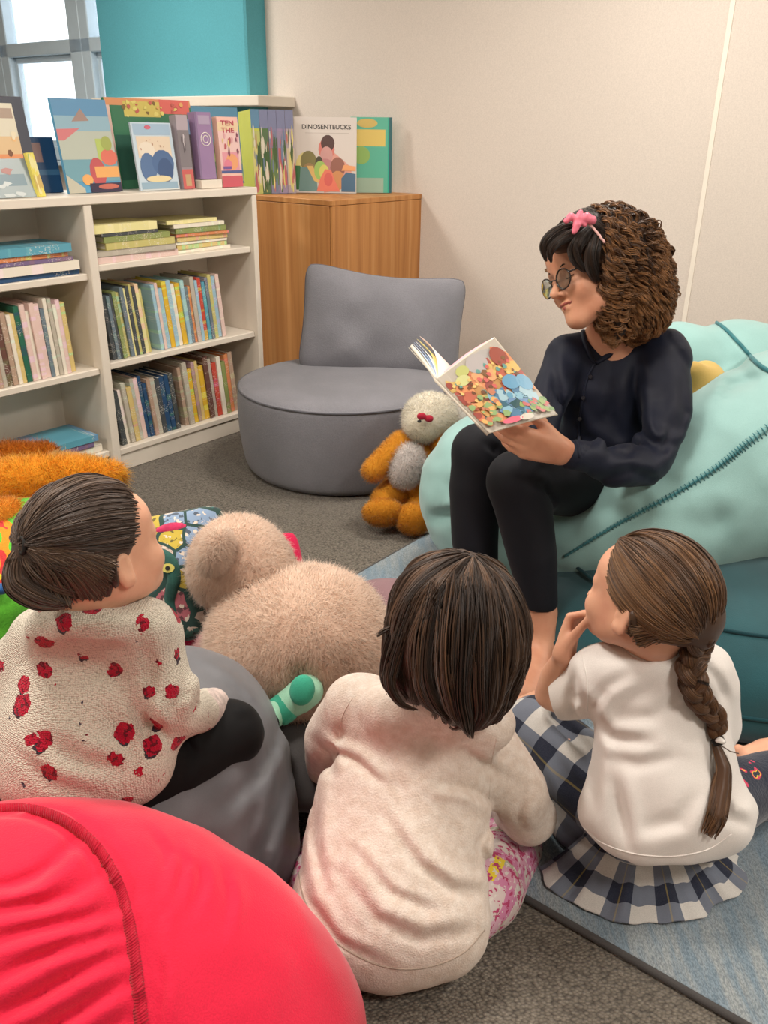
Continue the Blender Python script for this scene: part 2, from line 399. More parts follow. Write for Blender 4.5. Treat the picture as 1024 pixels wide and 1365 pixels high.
# ------------------------------------------------------------------ lighting, view
SC.view_settings.view_transform = 'Standard'; SC.view_settings.look = 'None'; SC.view_settings.gamma = 1; SC.view_settings.use_curve_mapping = False
SC.view_settings.exposure = 0.0
W = bpy.data.worlds.new('sky'); SC.world = W; W.use_nodes = True; wt = W.node_tree; bg = wt.nodes['Background']
bg.inputs[0].default_value = lin('eef3f8'); bg.inputs[1].default_value = 3.2
# ------------------------------------------------------------------ room shell
def quadbox(name, o, s0, s1, t0, t1, z0, z1, mat, parent=None, bev=0., **tg):
    m = MB(); c = fr((s0+s1)/2, (t0+t1)/2, (z0+z1)/2, o); m.box(c, ((s1-s0)/2, (t1-t0)/2, (z1-z0)/2), ROOM, bev)
    return m.obj(name, mat, parent, **tg)
O0 = np.zeros(3)                   # room frame origin below the camera: (s along DV, t along NV)
M_wall = fabric('painted_wall', 'dcd2c8', .015, 1.5, 180, .04, .75, 0, .002, .2)
M_wall_side = M_wall
def carpet_mat():
    t = NT('carpet'); co = coords(t); mp = t.n('ShaderNodeMapping', Vector=co, Rotation=(0, 0, -.6545), Scale=(1, 1.45, 1))
    v = t.n('ShaderNodeTexVoronoi', Vector=mp, Scale=135., Randomness=.75); n2 = t.n('ShaderNodeTexNoise', Vector=co, Scale=90., Detail=3.); n3 = t.n('ShaderNodeTexNoise', Vector=co, Scale=2.2, Detail=3.)
    c1 = t.ramp(v, [(0., 'a39b8d'), (.45, '7d766b'), (.85, '3b3733')]); c2 = t.mix(t.n('ShaderNodeMapRange', Value=n2, i1=.3, i2=.7, i3=0., i4=.55), c1, lin('5b554d')); c3 = t.mix(t.n('ShaderNodeMapRange', Value=n3, i1=.35, i2=.7, i3=0., i4=.35), c2, lin('6f6a63'))
    t.bc(c3); t.bump(t.math('MULTIPLY', v, -1.), .9, .006); return t.fin(.95, .1, .1)
M_carpet = carpet_mat()
quadbox('floor', O0, -2., 4.06, -9.5, 3.2, -.05, 0, M_carpet, kind='structure')
WD = 4.05; WT = -4.02              # window wall: s = WD ; teal column starts where t = WT
quadbox('wall_back', O0, WD, WD+.12, WT, 3.2, 0, 2.75, M_wall, kind='structure')
quadbox('wall_right', O0, -2., 4.05, 3.2, 3.3, 0, 2.75, M_wall, kind='structure')
quadbox('ceiling', O0, -2., 4.2, -9.5, 3.3, 2.75, 2.8, M_wall, kind='structure')
quadbox('wall_left', O0, -2., 4.05, -9.6, -9.5, 0, 2.75, M_wall, kind='structure')
quadbox('wall_front', O0, -2.1, -2., -9.5, 3.2, 0, 2.75, M_wall, kind='structure')
# window wall left of the teal column: low wall, head, frames, panes
quadbox('wall_window', O0, WD, WD+.15, -9.5, WT-1.3, 0, 1.12, M_wall, kind='structure')
quadbox('trim_1', O0, WD-.01, WD+.17, -9.5, WT-1.3, 2.5, 2.75, M_wall, kind='structure')
M_frame = plain('window_frame_paint', 'd3e6f2', .4)
M_teal = fabric('teal_paint', '5fadbb', .02, 2, 150, .03, .7, 0, .002, .2)
quadbox('trim_2', O0, WD-.16, WD+.15, WT-1.37, WT, 0, 2.75, M_teal, kind='structure', bev=.012)
M_seam = plain('seam_trim', 'efe7da', .5)
quadbox('trim_3', O0, WD-.005, WD+.01, -1.365, -1.345, .0, 2.75, M_seam, kind='structure')
quadbox('baseboard_back', O0, WD-.012, WD, WT, 3.2, 0, .09, M_seam, kind='structure')
M_white = plain('white_laminate', 'e6ddcf', .45)
quadbox('trim_4', O0, WD-.30, WD, -5.35, -3.80, 1.475, 1.53, M_white, kind='structure', bev=.004)
wn = 1
def window(t0, t1):
    global wn
    w = root('window_%d' % wn, fr(WD, (t0+t1)/2, 1.12, O0), None, None); w['kind'] = 'structure'; wn += 1
    m = MB()
    for a, b, c, d in ((t0, t0+.10, 1.12, 2.5), (t1-.14, t1, 1.12, 2.5), (t0, t1, 1.12, 1.22), (t0, t1, 2.4, 2.5), (t0, t1, 1.83, 1.92)):
        m.box(fr(WD+.05, (a+b)/2, (c+d)/2, O0), (.05, (b-a)/2, (d-c)/2), ROOM, .006)
    for a, b, c, d in ((t0+.10, t1-.14, 1.22, 1.26), (t0+.10, t1-.14, 1.79, 1.83), (t0+.10, t0+.14, 1.22, 1.83), (t1-.18, t1-.14, 1.22, 1.83)):
        m.box(fr(WD+.07, (a+b)/2, (c+d)/2, O0), (.025, (b-a)/2, (d-c)/2), ROOM, .004)
    m.obj('window_frame', M_frame, w)
    for c, d in ((1.2, 1.85), (1.9, 2.45)):
        g = MB(); g.box(fr(WD+.075, (t0+t1)/2, (c+d)/2, O0), (.003, (t1-t0)/2-.07, (d-c)/2), ROOM); g.obj('pane', M_glass, w)
t = NT('window_glass'); M_glass = t.fin(.02, 0, .3); t.b.inputs['Transmission Weight'].default_value = 1.; t.b.inputs['IOR'].default_value = 1.02
window(-5.96+.14, -5.37); window(-6.86, -5.68-.14); window(-7.9, -6.86); window(-9.4, -7.9)
quadbox('window_sill', O0, WD-.12, WD+.1, -9.5, -5.38, 1.09, 1.12, M_frame, kind='structure', bev=.005)
# outside: pale ground and a hedge far off
M_pave = plain('pavement_outside', 'e8eae6', .9); mb = MB(); mb.box((-9, 22, -.08), (25, 14, .02)); mb.obj('ground_outside', M_pave, kind='structure')
m = MB(); m.box(fr(9.5, -11.4, .95, O0), (.4, 1.6, .95), ROOM, .2); m.obj('clipped_hedge', fabric('hedge_leaves', 'a8cf9c', .2, 9, 40, .8), label='pale green clipped hedge outside beyond the window', cat='hedge')
# ceiling lights
M_diff = NT('light_diffuser'); M_diff.b.inputs['Emission Color'].default_value = lin('fff1dd'); M_diff.b.inputs['Emission Strength'].default_value = 3.; M_diff = M_diff.fin(.6)
M_metal = plain('white_metal', 'dddddd', .4)
for i, (s, t_) in enumerate([(2.8, -1.4), (.6, -1.4), (2.8, 1.2), (.6, 1.2), (2.6, -4.4), (.5, -4.2), (-1.2, -2.6)]):
    b = fr(s, t_, 2.72, O0); r = root('ceiling_light', b, 'square ceiling light panel overhead, out of the frame', 'ceiling light', 'ceiling light panels')
    m = MB(); 
    for a in ((-.3, 0, .02, .3), (.3, 0, .02, .3), (0, -.3, .3, .02), (0, .3, .3, .02)): m.box(b+DV*a[0]+NV*a[1]+ZV*.015, (a[2], a[3], .015), ROOM)
    m.obj('frame', M_metal, r); m = MB(); m.box(b+ZV*.02, (.28, .28, .005), ROOM); m.obj('diffuser', M_diff, r)
    l = bpy.data.lights.new('panel_lamp', 'AREA'); l.shape = 'SQUARE'; l.size = .56; l.energy = 43; l.color = (1, .925, .84)
    lo = bpy.data.objects.new('panel_lamp', l); COL.objects.link(lo); lo.location = Vector([*b[:2], 2.70]); lo.rotation_euler = (0, 0, -.6545)
# ------------------------------------------------------------------ rug
def rug_mat():
    t = NT('woven_rug'); co = coords(t); mp = t.n('ShaderNodeMapping', Vector=co, Rotation=(0, 0, .6545), Scale=(.9, 9., 1.))
    # streaks run along the depth of the room
    n1 = t.n('ShaderNodeTexNoise', Vector=t.n('ShaderNodeMapping', Vector=co, Rotation=(0, 0, .6545), Scale=(9., 1.1, 1.)), Scale=2.6, Detail=6., Roughness=.7)
    n2 = t.n('ShaderNodeTexNoise', Vector=co, Scale=1.6, Detail=3.); f = t.n('ShaderNodeTexNoise', Vector=t.n('ShaderNodeMapping', Vector=co, Rotation=(0, 0, .6545), Scale=(1., .4, 1.)), Scale=480., Detail=2.)
    a = t.ramp(n1, [(.3, '6b8496'), (.45, '8696a0'), (.58, 'a0a6a6'), (.72, '7c8f9c')]); b = t.mix(t.n('ShaderNodeMapRange', Value=n2, i1=.38, i2=.62, i3=0., i4=.6), a, lin('74899a'))
    c = t.mix(t.n('ShaderNodeMapRange', Value=f, i1=.35, i2=.65, i3=0., i4=.55), b, lin('41505b'))
    t.bc(c); t.bump(f, .5, .004); return t.fin(.92, .15, .15)
m = MB(); m.box(fr(2.05, -.35, .008, O0), (.92, 1.245, .008), ROOM, .004)
rug = m.obj('area_rug', rug_mat(), label='blue-grey streaked woven rug on the carpet under the reader and girls', cat='rug')
mb = MB(); a = [(1.13, -1.595), (1.13, .895), (2.97, .895), (2.97, -1.595), (1.13, -1.595)]
for p, q in zip(a[:-1], a[1:]): mb.tube([fr(*p, .009, O0), fr(*q, .009, O0)], .0075, 8)
mb.obj('bound_edge', fabric('rug_binding', '4e4c4b', .1, 10, 500), rug, smooth=True, label='dark bound edge')
# ------------------------------------------------------------------ bookcase
BC = root('bookcase', fr(0, -.15, 0), 'low white open bookcase against the left side, filled with picture books', 'bookcase')
TOPZ = 1.118; DEP = .34
def bx(name, s0, s1, t0, t1, z0, z1, mat=None, parent=None, bev=.003, **k): return quadbox(name, BA, s0, s1, t0, t1, z0, z1, mat or M_white, parent or BC, bev, **k)
bx('top_panel', -.95, .885, -DEP, .004, TOPZ-.032, TOPZ)
for a, b in ((-.95, -.918), (-.017, .020), (.853, .882)): bx('side_panel', a, b, -DEP, 0, 0, TOPZ-.0325)
bx('back_panel', -.918, .853, -DEP, -DEP+.012, .08, TOPZ-.033)
for a, b, zs in ((-.917, -.018, (.835, .462, .11)), (.021, .852, (.862, .472, .10))):
    for z in zs: bx('shelf', a, b, -DEP+.013, -.022, z-.026, z)
    bx('plinth', a, b, -.05, -.03, 0, .07)
# ------------------------------------------------------------------ books
def book_mat(name='book_cover'):
    t = NT(name); oi = t.n('ShaderNodeObjectInfo'); co = t.n('ShaderNodeTexCoord'); rnd = (oi, 'Random')
    sx = t.n('ShaderNodeSeparateXYZ', Vector=(co, 'Generated')); off = t.math('MULTIPLY', rnd, 37.)
    cb = t.n('ShaderNodeCombineXYZ', X=off, Y=0., Z=t.math('MULTIPLY', (sx, 'Z'), 9.))
    n1 = t.n('ShaderNodeTexNoise', Vector=cb, Scale=1., Detail=1.)
    st = t.ramp(n1, [(.0, '000000'), (.56, '000000'), (.6, 'ffffff'), (1., 'ffffff')], 'LINEAR')
    hs = t.n('ShaderNodeHueSaturation', Color=(oi, 'Color'), Hue=t.math('ADD', t.math('MULTIPLY', rnd, .5), .3), Saturation=.9, Value=1.15)
    n2 = t.n('ShaderNodeTexNoise', Vector=t.n('ShaderNodeVectorMath', _operation='ADD', i0=t.n('ShaderNodeVectorMath', _operation='MULTIPLY', i0=(co, 'Generated'), i1=(3, 1, 55)), i1=cb), Scale=1.6, Detail=1.)
    lt = t.math('MULTIPLY', t.math('GREATER_THAN', n2, .62), t.math('GREATER_THAN', t.n('ShaderNodeTexNoise', Vector=cb, Scale=.5), .5))
    a = t.mix(t.math('MULTIPLY', st, .55), (oi, 'Color'), hs); b = t.mix(t.math('MULTIPLY', lt, .5), a, lin('efe9dc')); t.bc(b)
    return t.fin(.4, 0, .4)
M_book = book_mat(); M_pages = fabric('paper_pages', 'e9e2d2', .05, 30, 400, .1, .9, 0, .001)
# one upright prototype of 1x1x1: x thickness, -y depth into the shelf, z height; spine at y = 0
def proto_book():
    m = MB(); m.box((-.46, -.5, .5), (.04, .5, .5)); m.box((.46, -.5, .5), (.04, .5, .5)); m.box((0, -.02, .5), (.46, .02, .499))
    a = m.mesh('picture_book'); m = MB(); m.box((0, -.49, .5), (.42, .45, .475)); b = m.mesh('pages'); a.materials.append(M_book); b.materials.append(M_pages); return a, b
PB, PP = proto_book()
def book(base, R, th, dep, h, col, label, cat='book', group=None, name='picture_book', mat=None):
    o = bpy.data.objects.new(name, PB); COL.objects.link(o); Mx = Matrix([[float(R[i, j])*s for j, s in enumerate((th, dep, h))]+[float(base[i])] for i in range(3)]+[[0, 0, 0, 1]])
    o.matrix_world = Mx; o.color = lin(col)[:3]+(1,); tag(o, label, cat, group)
    p = bpy.data.objects.new('pages', PP); COL.objects.link(p); p.parent = o; return o
CN = {'ece4d4': 'cream', 'e8e0a0': 'pale yellow', 'c9c07a': 'olive yellow', '8f9a5e': 'olive green', '4a4f52': 'charcoal', '6f7f8a': 'slate grey', '2f4f74': 'navy blue', '9fc3d4': 'sky blue', 'd9c27f': 'mustard', 'e5c9c0': 'pale pink', 'c94f3f': 'red', '2f6b55': 'dark green', 'b59a86': 'tan', 'e3b83c': 'yellow', '5fa3b8': 'teal', 'bdb5a6': 'stone grey', 'd88a5a': 'orange', '7c6a8f': 'purple', '6d4b43': 'brown', '5d4a63': 'plum'}
def nth(i, n): 
    w = ['first', 'second', 'third', 'fourth', 'fifth', 'sixth', 'seventh', 'eighth', 'ninth', 'tenth', 'eleventh', 'twelfth', 'thirteenth', 'fourteenth', 'fifteenth', 'sixteenth', 'seventeenth', 'eighteenth', 'nineteenth', 'twentieth', 'twenty-first', 'twenty-second', 'twenty-third', 'twenty-fourth', 'twenty-fifth', 'twenty-sixth', 'twenty-seventh', 'twenty-eighth', 'twenty-ninth', 'thirtieth']
    return w[i]
def row(s0, s1, z, hr, cols, lean, tf, where, grp, thr=(.013, .026), tj=.012):
    r = random.Random(int(s0*977+z*131+5)); s = s0; L = []
    while s < s1-.01:
        th = r.uniform(*thr); L.append((s, th, r.uniform(*hr), cols[len(L) % len(cols)], r.uniform(-tj, 0))); s += th*1.06/math.cos(lean)
    for i, (s, th, h, c, dt) in enumerate(L):
        R = np.stack([DV*math.cos(lean)-ZV*math.sin(lean), NV, ZV*math.cos(lean)+DV*math.sin(lean)], 1)
        zo = abs(math.sin(lean))*th*.5+.0008
        book(fr(s+th/2, tf+dt, z+zo), R, th, .2, h, c, '%s book %s from left %s' % (CN[c], nth(i, len(L)), where), group=grp)
row(-.60, -.105, .462, (.255, .30), ['e5c9c0', '6f7f8a', 'ece4d4', 'bdb5a6', 'ece4d4', 'e5c9c0', 'd9c27f', 'ece4d4', 'b59a86', 'bdb5a6', '6d4b43', 'b59a86', 'ece4d4', 'd9c27f', '2f6b55', 'e5c9c0', 'ece4d4', 'e5c9c0'], -.05, -.04, 'in the upright row on left middle shelf', 'upright books on the left middle shelf', (.014, .024))
row(.075, .28, .472, (.26, .30), ['4a4f52', '6f7f8a', '4a4f52', '8f9a5e', 'c9c07a', '6f7f8a', 'e8e0a0', '4a4f52', 'c9c07a', '4a4f52', 'e8e0a0', 'c9c07a'], -.10, -.045, 'in olive group, right middle shelf', 'leaning books on the right middle shelf', (.011, .019))
row(.315, .70, .472, (.25, .29), ['9fc3d4', 'e5c9c0', '9fc3d4', 'e3b83c', '9fc3d4', 'ece4d4', 'e3b83c', '9fc3d4', '6f7f8a', 'd88a5a', 'bdb5a6', '9fc3d4', 'c94f3f', '5fa3b8', '6f7f8a', 'c9c07a'], -.10, -.045, 'in blue group, right middle shelf', 'blue and yellow books on the right middle shelf', (.014, .028))
row(.07, .40, .10, (.24, .285), ['4a4f52', 'ece4d4', 'bdb5a6', 'd9c27f', 'bdb5a6', 'e5c9c0', '2f4f74', '2f4f74', 'b59a86', 'bdb5a6', '4a4f52', '2f4f74', '2f4f74'], -.10, -.05, 'in dark group, right bottom shelf', 'dark spined books on the right bottom shelf', (.016, .027))
row(.425, .74, .10, (.25, .30), ['b59a86', 'bdb5a6', 'e3b83c', 'b59a86', 'd9c27f', 'e3b83c', '6d4b43', 'bdb5a6', 'c94f3f', 'ece4d4', '8f9a5e', 'd88a5a'], -.10, -.05, 'in tan group, right bottom shelf', 'yellow and tan books on the right bottom shelf', (.018, .030))
def stack(s0, s1, z, items, tf, where, grp):
    n = len(items)
    for i, (c, th, w, ds) in enumerate(items):          # bottom first
        yaw = random.uniform(-.03, .03); x = DV*math.cos(yaw)+NV*math.sin(yaw); y = np.cross(ZV, x)*-1
        y = NV*math.cos(yaw)-DV*math.sin(yaw)
        R = np.stack([ZV, y, -x], 1) if False else np.stack([-ZV, y, x], 1)
        book(fr(s0+ds, tf-random.uniform(0, .008), z+th/2+.0006), R, th, .21, w, c, '%s book lying %s from bottom %s' % (CN[c], nth(i, n), where), group=grp)
        z += th+.0012
stack(.04, .44, .862, [('e5c9c0', .024, .40, 0), ('bdb5a6', .022, .385, .0), ('c9c07a', .026, .34, .045), ('8f9a5e', .022, .33, .04), ('4a4f52', .012, .28, .03), ('e8e0a0', .032, .31, -.005)], -.03, 'of green stack, right top shelf', 'stacked books, left stack on the right top shelf')
stack(.45, .76, .862, [('ece4d4', .014, .31, 0), ('d9c27f', .018, .29, 0), ('ece4d4', .012, .29, 0), ('d9c27f', .018, .285, 0.005), ('d88a5a', .012, .29, 0), ('8f9a5e', .022, .28, 0), ('ece4d4', .016, .29, -.01), ('e8e0a0', .014, .28, -.04)], -.05, 'of pale stack, right top shelf', 'stacked books, right stack on the right top shelf')
stack(-.50, -.05, .835, [('2f4f74', .018, .46, 0), ('ece4d4', .034, .455, 0), ('7c6a8f', .014, .43, 0), ('d88a5a', .016, .42, 0), ('5fa3b8', .03, .43, 0)], -.03, 'of stack, left top shelf', 'stacked books on the left top shelf')
stack(-.46, -.04, .11, [('ece4d4', .03, .41, 0.01), ('7c6a8f', .022, .38, 0), ('5fa3b8', .026, .40, 0)], -.03, 'of stack, left bottom shelf', 'stacked books on the left bottom shelf')
M_art = NT('printed_art'); M_art.bc(M_art.n('ShaderNodeHueSaturation', Color=(M_art.n('ShaderNodeAttribute', _attribute_name='art'), 0), Saturation=.84, Value=.86)); M_art = M_art.fin(.35, 0, .4)
def art_obj(parent, o, X, Y, N, w, h, shapes, off=.0008, name='cover_art', base=None):
    """shapes: list of (colour, [(u,v)..]) or (colour,'e',cu,cv,ru,rv[,rot]); u,v in 0..1 on the cover"""
    m = MB()
    for i, sh in enumerate(shapes):
        z = off+i*.00012
        if sh[1] == 'e':
            c, _, cu, cv, ru, rv = sh[:6]; ro = sh[6] if len(sh) > 6 else 0; a = np.linspace(0, 2*np.pi, 15)[:-1]
            x = np.cos(a)*ru*w; y = np.sin(a)*rv*h; P = [(cu*w+p*math.cos(ro)-q*math.sin(ro), cv*h+p*math.sin(ro)+q*math.cos(ro)) for p, q in zip(x, y)]
        else: c = sh[0]; P = [(u*w, v*h) for u, v in sh[1]]
        m.poly([o+X*p+Y*q+N*z for p, q in P], c)
    return m.obj(name, M_art, parent, base)
def rect(c, a, b, d, e): return (c, [(a, b), (d, b), (d, e), (a, e)])
def blobs(seed, n, cols, box_=(0, 0, 1, 1), sz=(.03, .09), k=7):
    r = random.Random(seed); L = []
    for i in range(n):
        cu = r.uniform(box_[0], box_[2]); cv = r.uniform(box_[1], box_[3]); rr = r.uniform(*sz); a0 = r.uniform(0, 6.28)
        P = [(min(.985, max(.015, cu+rr*r.uniform(.5, 1.2)*math.cos(a0+j*6.283/k))), min(.985, max(.015, cv+rr*r.uniform(.5, 1.2)*math.sin(a0+j*6.283/k)))) for j in range(k)]
        L.append((r.choice(cols), P))
    return L
def display_book(s0, s1, h, t, z, col, label, shapes, lean=.12, th=.012, roll=0., o=BA, name='picture_book', yaw=0.):
    X = DV*math.cos(yaw)-NV*math.sin(yaw)*1; X = DV*math.cos(yaw)+NV*math.sin(yaw); N0 = np.cross(ZV, X)*-1; N0 = NV*math.cos(yaw)-DV*math.sin(yaw)
    Y = ZV*math.cos(lean)-N0*math.sin(lean); N = N0*math.cos(lean)+ZV*math.sin(lean)
    if roll: X, Y = X*math.cos(roll)+Y*math.sin(roll), Y*math.cos(roll)-X*math.sin(roll)
    p = fr(s0, t, z+.002+max(0, -math.sin(roll)*(s1-s0)), o); w = s1-s0; R = np.stack([X, N, Y], 1)
    r = root(name, p, label, 'book', None)
    m = MB(); m.box(p+X*w/2+Y*h/2-N*.001, (w/2, .0012, h/2), R, .0005); m.box(p+X*w/2+Y*h/2-N*(th-.001), (w/2, .0012, h/2), R, .0005); m.box(p+Y*h/2-N*th/2+X*.0012, (.0012, th/2-.001, h/2), R)
    cm = plain('cover_%s' % col, col, .35); m.obj('cover', cm, r)
    m = MB(); m.box(p+X*w/2+Y*h/2-N*th/2, (w/2-.004, th/2-.0025, h/2-.004), R); m.obj('pages', M_pages, r)
    if shapes: art_obj(r, p, X, Y, N, w, h, shapes)
    return r, (p, X, Y, N, w, h)
def text_obj(txt, p, X, Y, N, size, width, mat, parent, name='title_lettering'):
    cu = bpy.data.curves.new('lettering', 'FONT'); cu.body = txt; cu.size = 1; cu.extrude = .004; cu.offset = .018; o = bpy.data.objects.new('tmp', cu); COL.objects.link(o)
    bpy.context.view_layer.update(); me = bpy.data.meshes.new_from_object(o.evaluated_get(bpy.context.evaluated_depsgraph_get())); bpy.data.objects.remove(o)
    n = len(me.vertices); a = np.zeros(n*3, np.float32); me.vertices.foreach_get('co', a); a = a.reshape(-1, 3); a[:, 0] -= a[:, 0].min(); sx = width/a[:, 0].max(); sy = size/.72
    V = p+a[:, :1]*sx*X+a[:, 1:2]*sy*Y+(a[:, 2:]*.05+.0012)*N
    me.vertices.foreach_set('co', V.astype(np.float32).ravel()); me.update(); me.materials.clear(); return link(name, me, mat, parent)
M_ink = plain('dark_ink', '3a3838', .6); M_inkw = plain('white_ink', 'f2ece0', .6)
Z = TOPZ
r1, f1 = display_book(-.40, -.085, .335, -.15, Z, '4c4f5a', 'grey bordered picture book with orange cover at the left edge of the bookcase top', [rect('e9e2c8', .0, .05, .86, .93), rect('b8a08c', .0, .78, .84, .88), rect('8fa86f', .1, .62, .6, .76), rect('e9c48a', 0, .40, .86, .6), rect('ef8f3c', 0, .05, .86, .42), ('f06a2a', 'e', .66, .25, .15, .1)]+blobs(3, 12, ['8a5a3a', 'f7c070', 'f4e6c0'], (.05, .4, .8, .9), (.02, .05)), .16)
display_book(-.50, -.155, .135, -.055, Z, 'c8ccc6', 'small grey sea picture book lying low in front at the left end of the bookcase', [rect('9fb0b4', .0, .0, 1, 1), rect('6f8f9c', 0, .3, .9, .6)]+blobs(4, 14, ['55707c', 'c9d4d4', 'b06a60', 'd9d9cf'], (0, 0, .8, .7), (.04, .10)), .35, .02)
display_book(-.165, -.13, .15, -.045, Z, 'e8dc6a', 'thin yellow green booklet beside the grey sea book', blobs(5, 10, ['b9cf6a', 'f4ec9a', 'd9b64a'], (0, 0, 1, 1), (.1, .3)), .22, .014, yaw=-.25)
display_book(-.10, .04, .20, -.22, Z, '1c3f63', 'dark navy picture book half hidden behind the blue island book', [rect('1f5f86', 0, .32, 1, .42), rect('93695f', .1, .55, .6, .9)], .2, .02, yaw=.15)
display_book(.005, .245, .335, -.11, Z, '5f9fc4', 'tall blue picture book with an island and fruit coloured figures on the cover', [rect('4a93c2', 0, .8, 1, 1), rect('8db9cc', 0, .62, 1, .82), rect('bfc8b8', 0, .35, 1, .66), ('d96a70', [(.0, .68), (.42, .69), (.1, .56), (0, .56)]), ('a98a80', [(.3, .76), (.5, .9), (.62, .77)]), rect('6aa7b8', 0, .12, 1, .36), ('c9c6b0', [(0, .0), (0, .2), (.3, .05), (.3, 0)]), rect('b9cf55', .66, .34, .82, .58), ('e4572e', 'e', .86, .38, .16, .09), ('c8323a', 'e', .60, .22, .15, .16), rect('f2a52a', .55, .16, 1, .28), ('f2a52a', 'e', .38, .14, .1, .06), rect('3c3550', .4, .0, 1, .1), ('c9573a', 'e', .75, .06, .2, .03), ('a9b64a', 'e', .86, .53, .1, .08)], .16, .014)
g, gf = display_book(.29, .73, .345, -.20, Z, '2f7d55', 'large green jungle picture book with orange top border standing at the back', [rect('e08a3c', 0, .92, 1, 1), rect('e5b9a8', 0, 0, .05, .92), rect('2f7d55', .06, .0, 1, .92), rect('d8c23a', .2, .80, .62, .97), rect('e2452f', .62, .84, .98, 1), rect('1f5f4a', .06, .1, .25, .6)]+blobs(8, 26, ['8a6a2a', 'e8d85a', 'c8452f', 'e8a83a'], (.2, .8, .95, .97), (.012, .03))+blobs(9, 6, ['c9356a', '3a5fa0'], (.25, .62, .5, .75), (.02, .05)), .10, .016)
display_book(.305, .505, .255, -.07, Z, 'c5d6e2', 'white and blue picture book with leaping dolphins on the cover', [rect('dfe6e6', .04, .0, 1, .1), rect('9fc1dc', .04, .82, .96, .98), rect('ecd6b8', .08, .48, .92, .8), ('f0e2cc', 'e', .3, .6, .2, .12), ('4a74a8', 'e', .28, .34, .2, .22), ('3f6aa0', 'e', .66, .4, .28, .2), ('33588c', 'e', .7, .3, .2, .18), ('ecd9a0', 'e', .5, .17, .32, .05), rect('8fb4cc', .04, .02, .96, .12), ('d94a6a', 'e', .4, .93, .08, .03)]+blobs(11, 8, ['c08a6a', 'e8b0a0'], (.1, .6, .9, .75), (.01, .025)), .12, .01)
display_book(.515, .575, .285, -.055, Z, '9a8f96', 'narrow grey book with a red foot beside the dolphin book', [rect('b9a9b4', 0, .8, 1, 1), rect('8a8288', 0, .3, 1, .8), rect('d23f3a', 0, .0, 1, .27), rect('c9a06a', .25, .04, .75, .2)]+blobs(12, 6, ['d9cfd4', '6a6066'], (.2, .35, .8, .75), (.04, .1)), .08, .04)
display_book(.575, .60, .27, -.075, Z, '4a4248', 'narrow dark brown book between the grey and purple books', [rect('6f8fb4', 0, .78, 1, 1), rect('54464a', 0, 0, 1, .7)], .08, .04)
m = MB(); m.box(fr(.655, -.07, Z+.018), (.058, .035, .017), ROOM, .002); m.obj('book_stand', M_white, None, fr(.655, -.07, Z), label='small white block under the purple book on the bookcase top', cat='stand')
pr, pf = display_book(.61, .70, .262, -.055, Z+.036, '9a7fa6', 'narrow purple book with a white ring emblem standing on a white block', [rect('8a6f9a', .0, 0, .12, 1), rect('b49fc0', .2, .82, .9, .95)], .06, .045)
p, X_, Y_, N_, w_, h_ = pf
ring = MB()
for rr in (.026, .014): ring.tube([p+X_*(w_*.55+rr*math.cos(a))+Y_*(h_*.60+rr*math.sin(a))+N_*.001 for a in np.linspace(0, 6.283, 21)], .0016, 6, cap=False)
ring.obj('ring_emblem', M_inkw, pr, smooth=True)
k, kf = display_book(.725, .845, .282, -.045, Z, 'eec0b4', 'pink picture book with a sunset and red foot at the right end of the bookcase', [rect('f0d0a0', .0, .78, 1, .92), rect('f3c6c0', 0, .3, 1, .8), rect('e98fa0', .1, .2, .9, .5), ('f49a4a', 'e', .55, .36, .3, .12), ('e86a8a', 'e', .35, .32, .2, .08), rect('4a5a9a', .0, .2, 1, .24), rect('d22f4a', 0, 0, 1, .16), rect('7a4fa0', .1, .26, .5, .3)]+blobs(15, 14, ['c43a4a', 'e8a0a8', '8a3a5a', 'f4d060'], (.1, .5, .9, .76), (.03, .07)), .06, .03)
for tx, vv in (('TEN', .90), ('THE', .80)): text_obj(tx, kf[0]+kf[1]*kf[4]*.16+kf[2]*kf[5]*(vv-.02), kf[1], kf[2], kf[3]*1.5, .02, kf[4]*.62, plain('red_ink', 'b8455a', .5), k)
display_book(.74, 1.02, .325, -.22, Z, '4f97b8', 'wide teal blue picture book standing behind the pink and green books', [rect('3f8fb4', 0, .7, 1, 1), rect('5f8f9a', 0, 0, 1, .7), rect('6a8a60', .1, .05, .7, .55)]+blobs(16, 10, ['7fb4c4', '4a7a6a', 'a9c46a'], (0, 0, 1, .7), (.05, .1)), .08, .012)
# ------------------------------------------------------------------ wooden cabinet
CB = np.array([-.27, 4.38, 0.])
def wood_mat():
    t = NT('oak_veneer'); co = coords(t); mp = t.n('ShaderNodeMapping', Vector=co, Rotation=(0, 0, .6545), Scale=(16., 16., .5)); n = t.n('ShaderNodeTexNoise', Vector=mp, Scale=1.6, Detail=5., Roughness=.6)
    mp2 = t.n('ShaderNodeMapping', Vector=co, Rotation=(0, 0, .6545), Scale=(7.5, 7.5, .02)); v = t.n('ShaderNodeTexVoronoi', Vector=mp2, Scale=1.6)
    a = t.ramp(n, [(.3, 'a8713f'), (.5, 'c0874f'), (.7, 'cd9a63')]); hs = t.n('ShaderNodeSeparateColor', Color=(v, 'Color'))
    t.bc(t.mix(t.math('MULTIPLY', hs, .45), a, lin('9a6536'))); t.bump(n, .08, .003); return t.fin(.5, 0, .35)
M_wood = wood_mat(); CBR = root('wooden_cabinet', fr(.38, -.28, 0, CB), 'tall plain oak veneer cabinet in the corner behind the grey chair', 'cabinet')
quadbox('carcass', CB, .02, .75, -.54, -.02, 0, 1.02, M_wood, CBR, .002); quadbox('top_panel', CB, 0, .76, -.56, 0, 1.02, 1.045, M_wood, CBR, .002)
